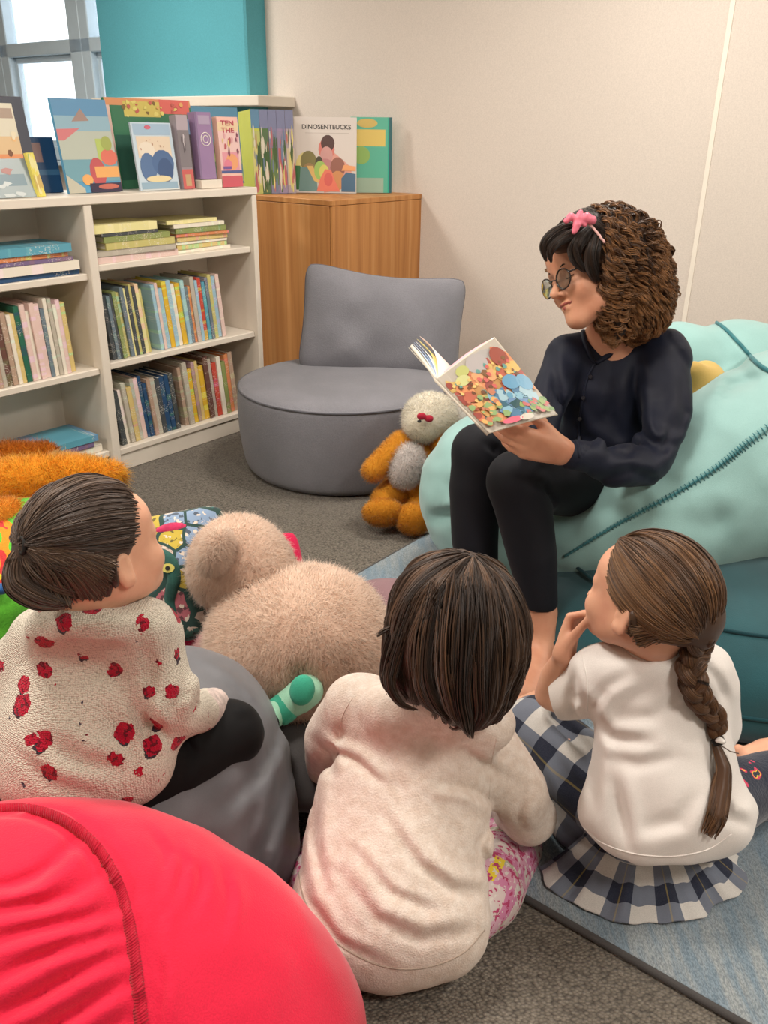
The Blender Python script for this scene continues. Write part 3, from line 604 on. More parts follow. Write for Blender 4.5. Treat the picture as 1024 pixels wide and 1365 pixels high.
quadbox('door', CB, .004, .756, -.019, -.001, .012, 1.018, M_wood, CBR, .002); quadbox('side_panel', CB, .001, .019, -.558, -.021, .002, 1.018, M_wood, CBR, .002)
ZC = 1.046
b, bf = display_book(.27, .60, .372, -.50, ZC, 'e3dad2', 'white picture book with grey capital title and a child on its cover', [rect('e3dad2', 0, 0, 1, 1), rect('bdb0a8', .18, .79, .88, .795), ('e89a86', [(.48, .0), (.98, .1), (.9, .36), (.7, .5), (.55, .6), (.45, .3)]), ('e06a58', 'e', .52, .58, .13, .15), ('5a3a34', 'e', .54, .66, .11, .11), ('d99a94', 'e', .52, .5, .1, .12), ('c97f80', 'e', .50, .36, .13, .1), ('a0604c', 'e', .70, .34, .12, .14), ('e8d878', 'e', .17, .34, .15, .2), ('8a8240', 'e', .23, .42, .13, .14), ('a88448', 'e', .24, .26, .12, .14), ('55503a', 'e', .40, .40, .06, .09), rect('2f7a3f', .0, .04, .1, .36), ('6f9a96', [(.07, .02), (.38, .02), (.36, .18), (.2, .34), (.1, .34)]), ('e8b84a', [(.2, .36), (.3, .36), (.42, .12), (.32, .16)]), ('9fd04a', 'e', .42, .30, .10, .13), ('e0d84a', 'e', .48, .28, .08, .10), ('d98a30', 'e', .70, .17, .12, .13), ('3f6f92', [(.76, .02), (.99, .02), (.99, .26), (.84, .28), (.76, .2)]), ('f49a3a', [(.76, .30), (.99, .30), (.99, .36), (.8, .38)]), ('f2602a', [(.36, .02), (.74, .02), (.66, .16), (.60, .30), (.50, .32), (.42, .2)]), ('e23a22', 'e', .55, .18, .07, .09)], .10, .014, o=CB, yaw=.95)
text_obj('DINOSENTEUCKS', bf[0]+bf[1]*bf[4]*.13+bf[2]*bf[5]*.845, bf[1], bf[2], bf[3], .022, bf[4]*.78, M_ink, b)
display_book(.50, .72, .375, -.30, ZC, '2fb49a', 'teal and yellow picture book on the right side of the oak cabinet', [rect('3fbf9f', .04, 0, .9, 1), rect('e8c83a', .06, .62, .84, .84), ('d9b83a', 'e', .4, .92, .25, .06), ('8fc04a', 'e', .25, .5, .22, .12), rect('1f6a70', .93, 0, 1, 1), rect('9fc0a8', .06, 0, .8, .2)], .08, .018, o=CB, yaw=.85)
# series of five narrow books left of it, spines out
for i, (c, lb) in enumerate((('c9cf5a', 'yellow green'), ('5a7a4a', 'dark green'), ('8a88a8', 'lilac grey'), ('a08fb0', 'lavender'), ('b8a8b4', 'pale mauve'))):
    s0 = .03+i*.046*math.cos(.45); display_book(s0, s0+.0445, .40, -.555+i*.046*math.sin(.45), ZC, c, '%s spined series book, %s from the left in the row on the oak cabinet' % (lb, nth(i, 5)), [rect('4f8fb8' if i < 1 else '7f86b0', 0, .78, 1, 1), rect(c, 0, 0, 1, .75), rect(['e8e07a', '3f6a35', '6a8a50', 'c94f5a', 'd9c9a0'][i], .05, .1, .95, .55)]+blobs(30+i, 16, ['e8dc6a', '4a6a30', 'c8565a', 'e8e0c8', '6f86a8'], (.1, .05, .9, .74), (.06, .2)), .06, .20, o=CB, yaw=.45)
# ------------------------------------------------------------------ grey round chair
GC = np.array([-.185, 3.585, 0]); M_grey = fabric('grey_wool', '7f7f86', .07, 5, 210, .6, .95, .15, .003)
GR = root('round_chair', GC, 'low round grey fabric lounge chair with back cushion', 'chair')
m = MB(); prof = [(0, .01), (.36, .01), (.405, .015), (.428, .05), (.445, .16), (.450, .27), (.446, .34), (.440, .357), (.443, .363), (.436, .369), (.40, .382), (.27, .395), (0, .398)]
pr_ = spline(np.array([(a, 0, b) for a, b in prof]), 60); an = np.linspace(0, 2*np.pi, 73)[:-1]
G = np.stack([np.stack([pr_[:, 0]*math.cos(a)*1.0, pr_[:, 0]*math.sin(a), pr_[:, 2]], 1) for a in an], 1)+GC; m.grid(G, wrap=True)
o = m.obj('seat', M_grey, GR, smooth=True); weld(o)
m = MB(); m.tube([GC+np.array([.442*math.cos(a), .442*math.sin(a), .364]) for a in np.linspace(0, 2*np.pi, 80)], .0045, 8, cap=False); m.obj('piping', fabric('grey_piping', '5b5b62'), GR, smooth=True)
m = MB(); m.tube([GC+ZV*.0, GC+ZV*.02], .36, 40); m.obj('base', M_ink, GR, smooth=False)
def cushion(name, mat, c, X, Y, w, h, t, parent=None, pinch=.1, sag=0., seed=0, pip=None, wr=.008, **tg):
    X = nrmz(X); Y = nrmz(Y-X*(X @ Y)); N = np.cross(X, Y); m, e = pillow(np.asarray(c, float), np.stack([X, Y, N], 1), w, h, t, pinch, 40, sag, wr, seed)
    o = m.obj(name, mat, parent, None if parent is not None else c, smooth=True, **tg); weld(o, .0015)
    if pip:
        k = MB(); k.tube(np.concatenate([e, e[:1]]), .004, 6, cap=False); k.obj('piping', pip, o, base=o['_b'], smooth=True)
    return o
cushion('back_cushion', M_grey, at(510, 432, 3.86), (1, .06, -.10), (0.06, .30, 1), .365, .245, .115, GR, .04, -.030, 3, fabric('grey_piping2', '66666e'))
# ------------------------------------------------------------------ soft furnishings
def hit(c, r, R, px, py):
    """where the view through (px,py) meets the front of an ellipsoid"""
    d = ray(px, py) @ R/r; o = (CAM-c) @ R/r; A = d @ d; B = 2*(o @ d); C_ = o @ o-1; D = B*B-4*A*C_
    t = (-B-math.sqrt(max(D, 0)))/(2*A); return CAM+ray(px, py)*t
def ebp(px, py, Y, a, b, ang, c):
    p = at(px, py, Y); r = math.radians(ang); e1 = math.cos(r)*RT+math.sin(r)*UP; e2 = -math.sin(r)*RT+math.cos(r)*UP
    return p, np.array([rpx(p, a), rpx(p, b), c]), np.stack([e1, e2, FW], 1)
def fold(S, pts, r, k=.03, op='u'): S.cap(pts, r, k, op)
M_tl = fabric('light_teal_cotton', '93bdba', .07, 3.5, 600, .2, .75, .3, .003, .25)
M_tls = fabric('teal_seam_cord', '3f7f86', .1, 30, 700, .3)
M_td = fabric('dark_teal_velvet', '164f57', .16, 5, 500, .2, .7, .5, .003, .2)
M_red = fabric('crimson_velvet', 'e0163f', .05, 4, 400, .25, .75, .25, .003, .25, col2='d00f38')
M_gbag = fabric('grey_nylon', '6c6d72', .12, 7, 700, .15, .5, .1, .002, .4)
M_char = fabric('charcoal_suede', '4a4747', .14, 8, 500, .2)
M_mauve = fabric('mauve_cotton', '8d6d72', .08, 8, 500, .2)
# dark teal round floor pouf
PC = np.array([.99, 2.20, 0])
r = root('floor_pouf', PC, 'dark teal velvet floor pouf underneath the light teal beanbag', 'pouf')
S = SDF(.010); S.ell(PC+ZV*.16, (.60, .60, .20), k=.0); S.ell(PC+ZV*.10, (.615, .615, .17), k=.04); S.plane((0, 0, 0), (0, 0, -1), .03)
S.disp(lambda P: .006*vnoise(P, 4., 3)+.003*vnoise(P, 11., 4)); sdf_obj(S, 'body', M_td, r, relax=2)
m = MB()
for z, rr in ((.285, .49), (.135, .611)): m.tube([PC+np.array([rr*math.cos(a), rr*math.sin(a), z]) for a in np.linspace(0, 6.2832, 90)], .0055, 6, cap=False)
m.obj('piping', fabric('dark_teal_piping', '0f3f47'), r, smooth=True)
# light teal beanbag chair
r = root('beanbag_chair', np.array([.75, 2.45, .02]), 'large light teal beanbag chair with a corded seam, under the reader', 'beanbag')
S = SDF(.010)
eb(S, 700, 668, 2.55, 132, 118, 8, .30, k=.06); eb(S, 655, 640, 2.62, 85, 88, 0, .22, k=.10); eb(S, 760, 735, 2.30, 90, 62, 10, .22, k=.10)
cp(S, [(705, 752, 2.30, 50), (790, 730, 2.17, 68), (885, 690, 2.13, 98), (985, 635, 2.22, 124), (1090, 585, 2.42, 138)], .09)
eb(S, 975, 555, 2.95, 120, 128, -25, .22, k=.06); eb(S, 1060, 600, 2.95, 110, 120, 0, .25, k=.10); eb(S, 900, 500, 2.95, 55, 72, 0, .14, k=.08)
for a in ([(570, 690, 2.45, 5), (610, 676, 2.38, 4), (640, 676, 2.36, 2)], [(950, 515, 2.62, 6), (985, 500, 2.66, 6), (1040, 490, 2.7, 4)], [(745, 770, 2.06, 5), (800, 762, 2.0, 6), (860, 740, 2.0, 3)], [(870, 640, 2.0, 4), (905, 660, 1.98, 3)], [(650, 720, 2.3, 5), (700, 728, 2.25, 5)]):
    cp(S, a, .05, 's')
S.disp(crease(([(572, 692), (610, 684), (645, 690)], 7, .012), ([(590, 640), (615, 655), (640, 650)], 8, .008), ([(790, 672), (830, 690), (850, 700)], 9, .008), ([(868, 632), (905, 648), (930, 640)], 10, .010), ([(900, 690), (940, 700), (985, 690)], 14, .010), ([(940, 660), (960, 690), (960, 730)], 14, .008), ([(750, 775), (810, 768), (850, 750)], 9, .008), ([(965, 540), (975, 515), (1020, 500)], 8, .014), ([(960, 470), (985, 490), (1010, 520)], 12, .010), ([(650, 720), (700, 735), (745, 738)], 9, .008), ([(840, 648), (860, 668), (862, 690)], 8, .006))); S.disp(lambda P: .010*vnoise(P, 4.5, 8)+.007*vnoise(P*np.float32([1, 1, 2.2]), 8., 9)+.0025*vnoise(P, 19., 10)); S.plane((0, 0, .003), (0, 0, -1), .02)
tb_V, tb_Q = S.build(2); me = mkmesh('cover', tb_V, [tb_Q]); link('cover', me, M_tl, r); TB = r
from mathutils.bvhtree import BVHTree
def bvh_of(V, Q): return BVHTree.FromPolygons([Vector(v) for v in V], [tuple(int(i) for i in q) for q in Q])
def onsurf(bv, pts, n=60, off=0.):
    """lay a polyline seen at these pixels onto a surface"""
    out = []
    p2 = spline(np.array([(a, b, 0) for a, b in pts], float), n)
    for a, b, _ in p2:
        d = ray(a, b); h = bv.ray_cast(Vector(CAM), Vector(d).normalized())
        if h[0] is not None: out.append(np.array(h[0])+np.array(h[1])*off)
    return np.array(out)
bv = bvh_of(tb_V, tb_Q)
sp = onsurf(bv, [(752, 742), (800, 712), (850, 684), (905, 655), (960, 620), (1000, 588), (1060, 545)], 130, .001)
m = MB(); m.tube(sp+FW*-.004, .0030, 7)
T = np.gradient(sp, axis=0); T /= np.linalg.norm(T, axis=1)[:, None]
for i in range(1, len(sp)-1, 1):
    if i % 2: continue
    sd = np.cross(T[i], FW); sd /= np.linalg.norm(sd); m.tube([sp[i]-sd*(.004+.010*i/len(sp))-FW*.0045, sp[i]-FW*.0085, sp[i]+sd*(.004+.010*i/len(sp))-FW*.0045], .0016, 5)
m.obj('corded_seam', M_tls, r, smooth=True, label='dark teal corded seam')
m = MB(); m.tube(sp, np.linspace(.004, .0075, len(sp)), 8); m.obj('seam_tape', fabric('seam_tape', '7fb0b0'), r, smooth=True)
sp = onsurf(bv, [(893, 424), (925, 421), (957, 432), (985, 458), (1010, 486), (1030, 498)], 60, .003)
m = MB(); m.tube(sp, .0065, 7); m.obj('welt', M_tls, r, smooth=True, label='teal welt along the back')
# yellow cushion between the reader and the beanbag
S = SDF(.007); eb(S, 928, 545, 2.52, 34, 66, -14, .10, k=.02); cp(S, [(925, 495, 2.5, 14), (950, 520, 2.5, 12)], .04); cp(S, [(905, 530, 2.42, 5), (940, 512, 2.42, 5), (955, 560, 2.42, 5)], .03, 's'); S.disp(lambda P: .007*vnoise(P, 12, 5))
sdf_obj(S, 'cushion', fabric('yellow_cotton', 'cfae62', .08, 9, 500, .2), None, at(925, 600, 2.5), 2, label='small yellow cushion squeezed between the reader and the teal beanbag', cat='cushion')
# crimson beanbag in the foreground
rc, rr_, RR = ebp(55, 1425, .80, 425, 352, -2, .30)
r = root('beanbag', np.array([rc[0], rc[1], 0]), 'crimson velvet beanbag with gathered seam at the bottom left corner', 'beanbag')
S = SDF(.0055); S.ell(rc, rr_, RR, 0); S.plane((0, 0, .004), (0, 0, -1), .04)
S.ell(rc*np.array([1, 1, 0])+ZV*.14, (.43, .33, .16), k=.1)
H_ = lambda a, b, o=0.: hit(rc, rr_, RR, a, b)+FW*o
arc = spline(np.array([(-30, 1082, 0), (40, 1080, 0), (100, 1104, 0), (142, 1150, 0), (166, 1210, 0), (180, 1290, 0), (190, 1380, 0)]), 50)
R2 = [H_(a, b, .002) for a, b, _ in arc]; S.cap(R2[::2], .008, .012)
S.cap([H_(a-14, b+4, .0) for a, b, _ in arc[::3]], .004, .02, 's')
S.cap([H_(a+15, b-3, .0) for a, b, _ in arc[::3]], .003, .02, 's')
for a in () and ([(196, 1110), (215, 1135), (205, 1165)], [(225, 1120), (238, 1150), (222, 1185)], [(196, 1160), (205, 1200), (200, 1240)], [(262, 1140), (270, 1165), (258, 1195)]): S.cap([H_(*q, .001) for q in a], [.001, .005, .001], .02, 's')
FL = []
for i, y in enumerate(range(1118, 1560, 40)):
    x1 = 156+i*3 if i > 1 else 105+i*28
    FL.append(([(x1-(x1+40)*f, y+110*f+12*math.sin(f*4+i)-34*f*f) for f in (0, .2, .4, .6, .8, 1)], 9, .011))
for p in ([(200, 1108), (222, 1140), (214, 1185)], [(232, 1122), (245, 1150), (232, 1200)], [(204, 1170), (214, 1215), (210, 1260)], [(262, 1140), (270, 1175), (258, 1215)], [(208, 1260), (216, 1310), (212, 1370)], [(300, 1165), (306, 1200), (300, 1240)]): FL.append((p, 7, .005))
S.disp(crease(*FL)); S.disp(lambda P: .0022*vnoise(P, 22, 2)+.0035*vnoise(P, 9, 6)+.004*vnoise(P, 4, 7))
V, Q = S.build(1); me = mkmesh('cover', V, [Q]); link('cover', me, M_red, r)
bvr = bvh_of(V, Q); sp = onsurf(bvr, [(a, b) for a, b, _ in arc[::4]], 260, .0)
m = MB(); 
for i in range(2, len(sp)-2, 2):
    t_ = nrmz(sp[i+1]-sp[i-1]); sd = nrmz(np.cross(t_, FW)); m.tube([sp[i]-sd*.008+t_*.002+FW*.001, sp[i]-FW*.003, sp[i]+sd*.008-t_*.002+FW*.001], .0024, 5)
m.obj('gathered_seam', fabric('crimson_dark_thread', 'bd0a2e', .1, 20, 500, .3), r, smooth=True, label='darker red gathered seam')
# grey beanbag under the girl in the dotted cardigan
r = root('beanbag', np.array([-.42, 1.32, 0]), 'grey nylon beanbag under the girl in the dotted cardigan', 'beanbag'); GB = r
S = SDF(.008); eb(S, 185, 1075, 1.30, 200, 178, -8, .32, k=0); eb(S, 250, 985, 1.38, 118, 122, 10, .2, k=.08); cp(S, [(250, 1190, 1.22, 60), (330, 1150, 1.24, 52)], .10)
for a in ([(362, 985, 1.24, 3), (345, 1030, 1.14, 7), (290, 1070, 1.08, 5)], [(375, 1040, 1.22, 2), (362, 1090, 1.16, 5), (340, 1140, 1.13, 3)], [(345, 1060, 1.14, 3), (335, 1105, 1.12, 4)]): cp(S, a, .04, 's')
S.plane((0, 0, .003), (0, 0, -1), .03); S.disp(crease(([(372, 960), (362, 1000), (330, 1050), (290, 1085)], 10, .012), ([(380, 1010), (372, 1070), (350, 1130), (345, 1180)], 9, .010), ([(352, 1030), (340, 1080), (322, 1130)], 9, .008), ([(250, 880), (320, 925), (360, 985)], 6, .004))); S.disp(lambda P: .008*vnoise(P, 6, 12)+.004*vnoise(P*np.float32([1, 1, .5]), 17, 13)+.0012*vnoise(P, 45, 14)); sdf_obj(S, 'cover', M_gbag, r, relax=2)
# charcoal and mauve floor cushions
S = SDF(.008); S.ell((-.14, 1.66, .085), (.34, .30, .10), k=0); S.box((-.14, 1.66, .085), (.27, .24, .08), None, .07, .06); S.plane((0, 0, .003), (0, 0, -1), .02); S.disp(lambda P: .008*vnoise(P, 7, 22)+.003*vnoise(P, 20, 23))
sdf_obj(S, 'floor_cushion', M_char, None, (-.14, 1.66, 0), 2, label='charcoal suede floor cushion beneath the big pink plush bear', cat='cushion')
S = SDF(.008); S.ell((.06, 2.12, .08), (.22, .15, .09), frame((.8, -.5, 0)), k=0); S.plane((0, 0, .017), (0, 0, -1), .02); S.disp(lambda P: .006*vnoise(P, 9, 25))
sdf_obj(S, 'floor_cushion', M_mauve, None, (.06, 2.12, 0), 2, label='mauve floor cushion on the rug to the right of the pink bear', cat='cushion')
cushion('cushion', fabric('magenta_cotton', 'c8154a', .06, 9, 500, .2), at(318, 800, 1.98), (1, .2, .25), (-.15, .55, .8), .20, .145, .05, None, .05, 0, 5, label='magenta cushion sticking out behind the pink bear', cat='cushion')
# patterned cushion
def pat_mat():
    t = NT('patterned_cloth'); co = coords(t); n = t.n('ShaderNodeTexNoise', Vector=co, Scale=5., Detail=2.); wv = t.n('ShaderNodeVectorMath', _operation='ADD', i0=co, i1=t.n('ShaderNodeVectorMath', _operation='MULTIPLY', i0=(n, 'Color'), i1=(.12, .12, .12)))
    v = t.n('ShaderNodeTexVoronoi', Vector=wv, Scale=13.); sc = t.n('ShaderNodeSeparateColor', Color=(v, 'Color'))
    c = t.ramp(sc, [(0, 'a8606a'), (.15, '2f5a58'), (.3, 'b9a79a'), (.45, '3f6a62'), (.55, 'd9506f'), (.66, 'a5a08f'), (.78, '7f95b0'), (.9, 'b5a040')], 'CONSTANT')
    n2 = t.n('ShaderNodeTexNoise', Vector=co, Scale=70., Detail=4.); e = t.mix(t.math('GREATER_THAN', n2, .57), c, t.mix(.75, c, lin('2a2a2e'))); e2 = t.mix(t.math('GREATER_THAN', t.n('ShaderNodeTexNoise', Vector=co, Scale=55., Detail=3.), .6), e, lin('cfc2b4'))
    v2 = t.n('ShaderNodeTexVoronoi', Vector=wv, Scale=13., _feature='DISTANCE_TO_EDGE'); t.bc(t.mix(t.math('LESS_THAN', v2, .06), e2, lin('29443f'))); t.bump(n2, .2, .003); return t.fin(.8, .2, .2)
pcu = cushion('cushion', pat_mat(), at(232, 770, 1.90), (1, .25, .12), (-.12, .5, .85), .155, .165, .075, None, .02, 0, 8, wr=.02, label='patchwork cushion with green and pink print behind the dotted cardigan girl', cat='cushion')
bvp = bvh_of([np.array(v.co)+np.array(pcu['_b']) for v in pcu.data.vertices], [tuple(p.vertices) for p in pcu.data.polygons if len(p.vertices) == 4])
for nm, ps, rd, c in (('green_snake_print', [(200, 732), (222, 742), (232, 768), (226, 800), (236, 826)], .019, '2f5f57'), ('pink_print', [(204, 708), (228, 702), (252, 700)], .016, 'd93a6a')):
    sp = onsurf(bvp, ps, 24, -.010); 
    if len(sp) > 3:
        m = MB(); m.tube(sp, rd*np.sin(np.linspace(.6, 2.6, len(sp))), 12); m.obj(nm, fabric(nm, c, .2, 40, 300), pcu, base=pcu['_b'], smooth=True)
h = bvp.ray_cast(Vector(CAM), Vector(ray(225, 757)).normalized())[0]
if h is not None:
    h = np.array(h); m = MB(); e = np.array([(math.cos(a)*.016, math.sin(a)*.011) for a in np.linspace(0, 6.28, 15)[:-1]]); m.prism([h+RT*a+UP*b-FW*.011 for a, b in e], FW*.004, 'd9cf4a'); m.prism([h+RT*a*.35+UP*b*.5-FW*.013 for a, b in e], FW*.004, '2a2a2a'); m.obj('eye_print', M_art, pcu, base=pcu['_b'])
# ------------------------------------------------------------------ plush animals
def fur_mat(name, c1, c2, rough=.9):
    t = NT(name); a = t.n('ShaderNodeAttribute', _attribute_name='rnd'); n = t.n('ShaderNodeTexNoise', Vector=coords(t), Scale=12., Detail=3.)
    f = t.math('ADD', t.math('MULTIPLY', (a, 'Fac'), .7), t.math('MULTIPLY', n, .4)); col = t.mix(f, lin(c1), lin(c2)); t.bc(col); tr = t.n('ShaderNodeBsdfTranslucent', Color=col); mx = t.t.nodes.new('ShaderNodeMixShader'); mx.inputs[0].default_value = .45
    out = t.t.nodes['Material Output']; t.t.links.new(t.b.outputs[0], mx.inputs[1]); t.t.links.new(tr.outputs[0], mx.inputs[2]); t.t.links.new(mx.outputs[0], out.inputs[0]); return t.fin(rough, .3, .1)
M_pf = fur_mat('pink_plush', 'f0cfb8', 'ffeedd'); M_of = fur_mat('amber_plush', 'dc8c1c', 'f9c04a'); M_wf = fur_mat('cream_plush', 'faf0da', 'fffdf4'); M_oo = fur_mat('orange_plush', 'ff9f1c', 'ffcb48')
r = root('plush_bear', at(410, 930, 1.66), 'big pale pink fluffy plush bear seen from behind, between the girls', 'plush toy')
comb = lambda P, N: np.array([.1, .1, -.45])[None]
S = SDF(.008); eb(S, 395, 862, 1.72, 116, 104, -12, .20, k=0); eb(S, 440, 870, 1.70, 74, 98, 0, .17, k=.06); eb(S, 345, 905, 1.66, 62, 60, 0, .14, k=.06); eb(S, 430, 930, 1.66, 70, 55, 0, .12, k=.05)
cp(S, [(400, 900, 1.52, 3), (420, 950, 1.50, 4), (425, 990, 1.5, 3)], .05, 's')
fur_obj(S, 'torso', M_pf, r, 130000, .017, .0011, comb=comb, seed=3)
S = SDF(.007); eb(S, 322, 748, 1.83, 62, 58, -25, .125, k=0); eb(S, 345, 770, 1.80, 45, 42, 0, .10, k=.04); eb(S, 295, 765, 1.84, 38, 42, 0, .09, k=.04)
fur_obj(S, 'head', M_pf, r, 60000, .013, .0010, comb=comb, seed=4)
S = SDF(.005); eb(S, 288, 735, 1.715, 18, 30, -22, .03, k=0); fur_obj(S, 'ear', M_pf, r, 14000, .013, .001, comb=comb, seed=5, jit=.35)
S = SDF(.005); eb(S, 352, 722, 1.93, 16, 18, 10, .025, k=0); fur_obj(S, 'ear', M_pf, r, 6000, .013, .001, comb=comb, seed=6, jit=.35)
S = SDF(.006); cp(S, [(300, 858, 1.70, 24), (283, 872, 1.76, 22)], 0); fur_obj(S, 'arm', fur_mat('rose_plush', 'd8a0a0', 'f2c6c4'), r, 14000, .015, .001, comb=comb, seed=6)
# amber bear with a cream head
r = root('plush_bear', np.array([.07, 2.95, 0]), 'amber plush bear with cream head and red nose beside the grey chair', 'plush toy')
S = SDF(.006); eb(S, 557, 624, 3.04, 42, 46, 0, .10, k=0); eb(S, 562, 655, 3.02, 42, 27, 0, .10, k=.04); fur_obj(S, 'torso', M_of, r, 22000, .010, .0012, seed=11)
for nm, pts in (('arm', [(535, 593, 3.0, 18), (515, 610, 2.96, 15), (498, 627, 2.93, 15)]), ('arm', [(590, 590, 3.0, 15), (606, 602, 2.95, 14), (618, 620, 2.92, 13)]), ('leg', [(530, 655, 2.98, 22), (514, 668, 2.92, 19)]), ('leg', [(562, 660, 2.98, 20), (555, 680, 2.93, 18)])):
    S = SDF(.005); cp(S, pts, 0); fur_obj(S, nm, M_of, r, 9000, .009, .0012, seed=12)
for a in ((511, 683, 2.86, 27, 18, 0, .05), (551, 692, 2.84, 23, 21, 0, .05)):
    S = SDF(.005); eb(S, *a, k=0); S.plane((0, 0, .006), (0, 0, -1), .01); fur_obj(S, 'foot', M_of, r, 9000, .008, .0012, seed=13)
S = SDF(.006); eb(S, 573, 557, 3.06, 35, 32, 10, .085, k=0); eb(S, 563, 568, 2.99, 22, 19, 0, .045, k=.03); fur_obj(S, 'head', M_wf, r, 26000, .012, .0012, seed=14)
S = SDF(.005); eb(S, 542, 620, 2.935, 23, 30, -14, .03, k=0); fur_obj(S, 'belly_patch', fur_mat('blush_plush', 'fff0e6', 'ffffff'), r, 16000, .013, .0012, seed=15)
S = SDF(.003); eb(S, 562, 555, 2.925, 6.5, 5, 0, .012, k=0); eb(S, 572, 558, 2.925, 6, 5, 0, .012, k=.004); sdf_obj(S, 'nose', fabric('red_bow_felt', 'b02038'), r, label='dark red bow shaped nose')
S = SDF(.003); eb(S, 559, 561.5, 2.925, 3, 2.2, 0, .008, k=0); sdf_obj(S, 'mouth', M_ink, r)
r = root('plush_toy', np.array([.24, 2.98, 0]), 'white plush toy half hidden between the amber bear and the reader', 'plush toy')
S = SDF(.006); eb(S, 612, 572, 3.16, 24, 34, 20, .08, k=0); fur_obj(S, 'head', fur_mat('white_plush', 'c9c4bc', 'e6e2da'), r, 12000, .009, .0012, seed=16)
S = SDF(.008); eb(S, 618, 645, 3.16, 30, 62, 0, .08, k=0); S.plane((0, 0, .01), (0, 0, -1), .01); fur_obj(S, 'torso', fur_mat('white_plush2', 'c9c4bc', 'e6e2da'), r, 9000, .009, .0012, seed=17)
# heap of plush on the left
S = SDF(.009); S.ell((-1.12, 2.42, .14), (.40, .34, .19), k=0); S.plane((0, 0, .003), (0, 0, -1), .03); S.disp(lambda P: .012*vnoise(P, 7, 31))
def multi_mat(name, stops, sc):
    t = NT(name); co = coords(t); n = t.n('ShaderNodeTexNoise', Vector=co, Scale=sc, Detail=2.); t.bc(t.ramp(n, stops, 'CONSTANT')); t.bump(t.n('ShaderNodeTexNoise', Vector=co, Scale=180., Detail=3.), .4, .005); return t.fin(.9, .3, .1)
sdf_obj(S, 'floor_cushion', multi_mat('bright_print', [(0, '4fae3a'), (.42, '5fc040'), (.52, 'e8902a'), (.58, 'c83a3a'), (.64, 'e8c43a')], 7.), None, (-1.12, 2.42, 0), 2, label='bright green printed floor cushion under the heap of plush at left', cat='cushion')
r = root('plush_toy', at(60, 655, 2.5), 'long orange fluffy plush toy topmost on the heap at left edge', 'plush toy')
S = SDF(.008); cp(S, [(-60, 665, 2.48, 34), (30, 648, 2.45, 33), (100, 640, 2.48, 26), (150, 634, 2.52, 14)], 0); fur_obj(S, 'torso', M_oo, r, 52000, .026, .0015, seed=21, jit=.8)
S = SDF(.007); cp(S, [(75, 613, 2.56, 8), (115, 619, 2.54, 10), (150, 630, 2.52, 9)], 0); fur_obj(S, 'ear', fur_mat('pale_orange_plush', 'e8b060', 'f9d08a'), r, 12000, .014, .0014, seed=22)
r = root('plush_toy', at(20, 615, 2.7), 'rust orange plush toy behind the long orange one by the shelf', 'plush toy')
S = SDF(.008); cp(S, [(-60, 622, 2.72, 24), (20, 612, 2.72, 20), (62, 608, 2.72, 15)], 0); fur_obj(S, 'torso', fur_mat('rust_plush', 'b85f18', 'ec962c'), r, 22000, .020, .0016, seed=23, jit=.8)
r = root('plush_toy', at(14, 705, 2.36), 'yellow orange plush head below the long orange toy at left edge', 'plush toy')
S = SDF(.007); eb(S, 15, 692, 2.33, 29, 27, 0, .09, k=0); fur_obj(S, 'head', fur_mat('apricot_plush', 'f0901c', 'fbbf50'), r, 16000, .012, .0013, seed=24)
r = root('plush_toy', at(8, 745, 2.26), 'pink and red streaked plush toy at the left edge', 'plush toy')
S = SDF(.007); eb(S, 5, 745, 2.24, 34, 40, 0, .10, k=0); S.disp(lambda P: .005*vnoise(P, 15, 33)); sdf_obj(S, 'torso', multi_mat('pink_red_plush', [(0, 'e8344a'), (.45, 'f2b8a0'), (.52, 'f0604a'), (.62, 'f6d8c0')], 11.), r)
r = root('plush_toy', at(5, 815, 2.10), 'bright green plush toy behind the dotted cardigan shoulder', 'plush toy')
S = SDF(.007); eb(S, 5, 815, 2.08, 44, 36, 10, .11, k=0); eb(S, -10, 850, 2.04, 45, 30, 0, .10, k=.04); S.disp(lambda P: .006*vnoise(P, 14, 34)); sdf_obj(S, 'torso', fabric('green_plush', '58b02c', .15, 16, 200, .5), r)
S = SDF(.006); eb(S, 2, 785, 2.02, 10, 8, 0, .03, k=0); sdf_obj(S, 'blue_patch', fabric('blue_felt', '2f5f9a'), r)
# ------------------------------------------------------------------ people: shared pieces
def cb(r, u, f): return r*RT+u*UP+f*FW
def hframe(fwd, up):
    x = nrmz(fwd); y = nrmz(np.cross(up, x)); return np.stack([x, y, np.cross(x, y)], 1)
def skin_mat(name, c, c2):
    t = NT(name); n = t.n('ShaderNodeTexNoise', Vector=coords(t), Scale=16., Detail=3.); t.bc(t.mix(t.n('ShaderNodeMapRange', Value=n, i1=.35, i2=.7), lin(c), lin(c2)))
    t.b.inputs['Subsurface Weight'].default_value = .12; t.b.inputs['Subsurface Radius'].default_value = (.012, .005, .003); t.b.inputs['Subsurface Scale'].default_value = 1.
    t.bump(t.n('ShaderNodeTexNoise', Vector=coords(t), Scale=260., Detail=2.), .08, .002); return t.fin(.5, .05, .4)
def hair_mat(name, dark, mid, lite, tip=None):
    t = NT(name); a = t.n('ShaderNodeAttribute', _attribute_name='rnd'); b = t.n('ShaderNodeAttribute', _attribute_name='tt')
    c = t.ramp((a, 'Fac'), [(0., dark), (.45, mid), (1., lite)])
    if tip: c = t.mix(t.n('ShaderNodeMapRange', Value=(b, 'Fac'), i1=.35, i2=1., i3=0., i4=.75), c, lin(tip))
    t.bc(c); t.b.inputs['Anisotropic'].default_value = .3; return t.fin(.42, .1, .35)
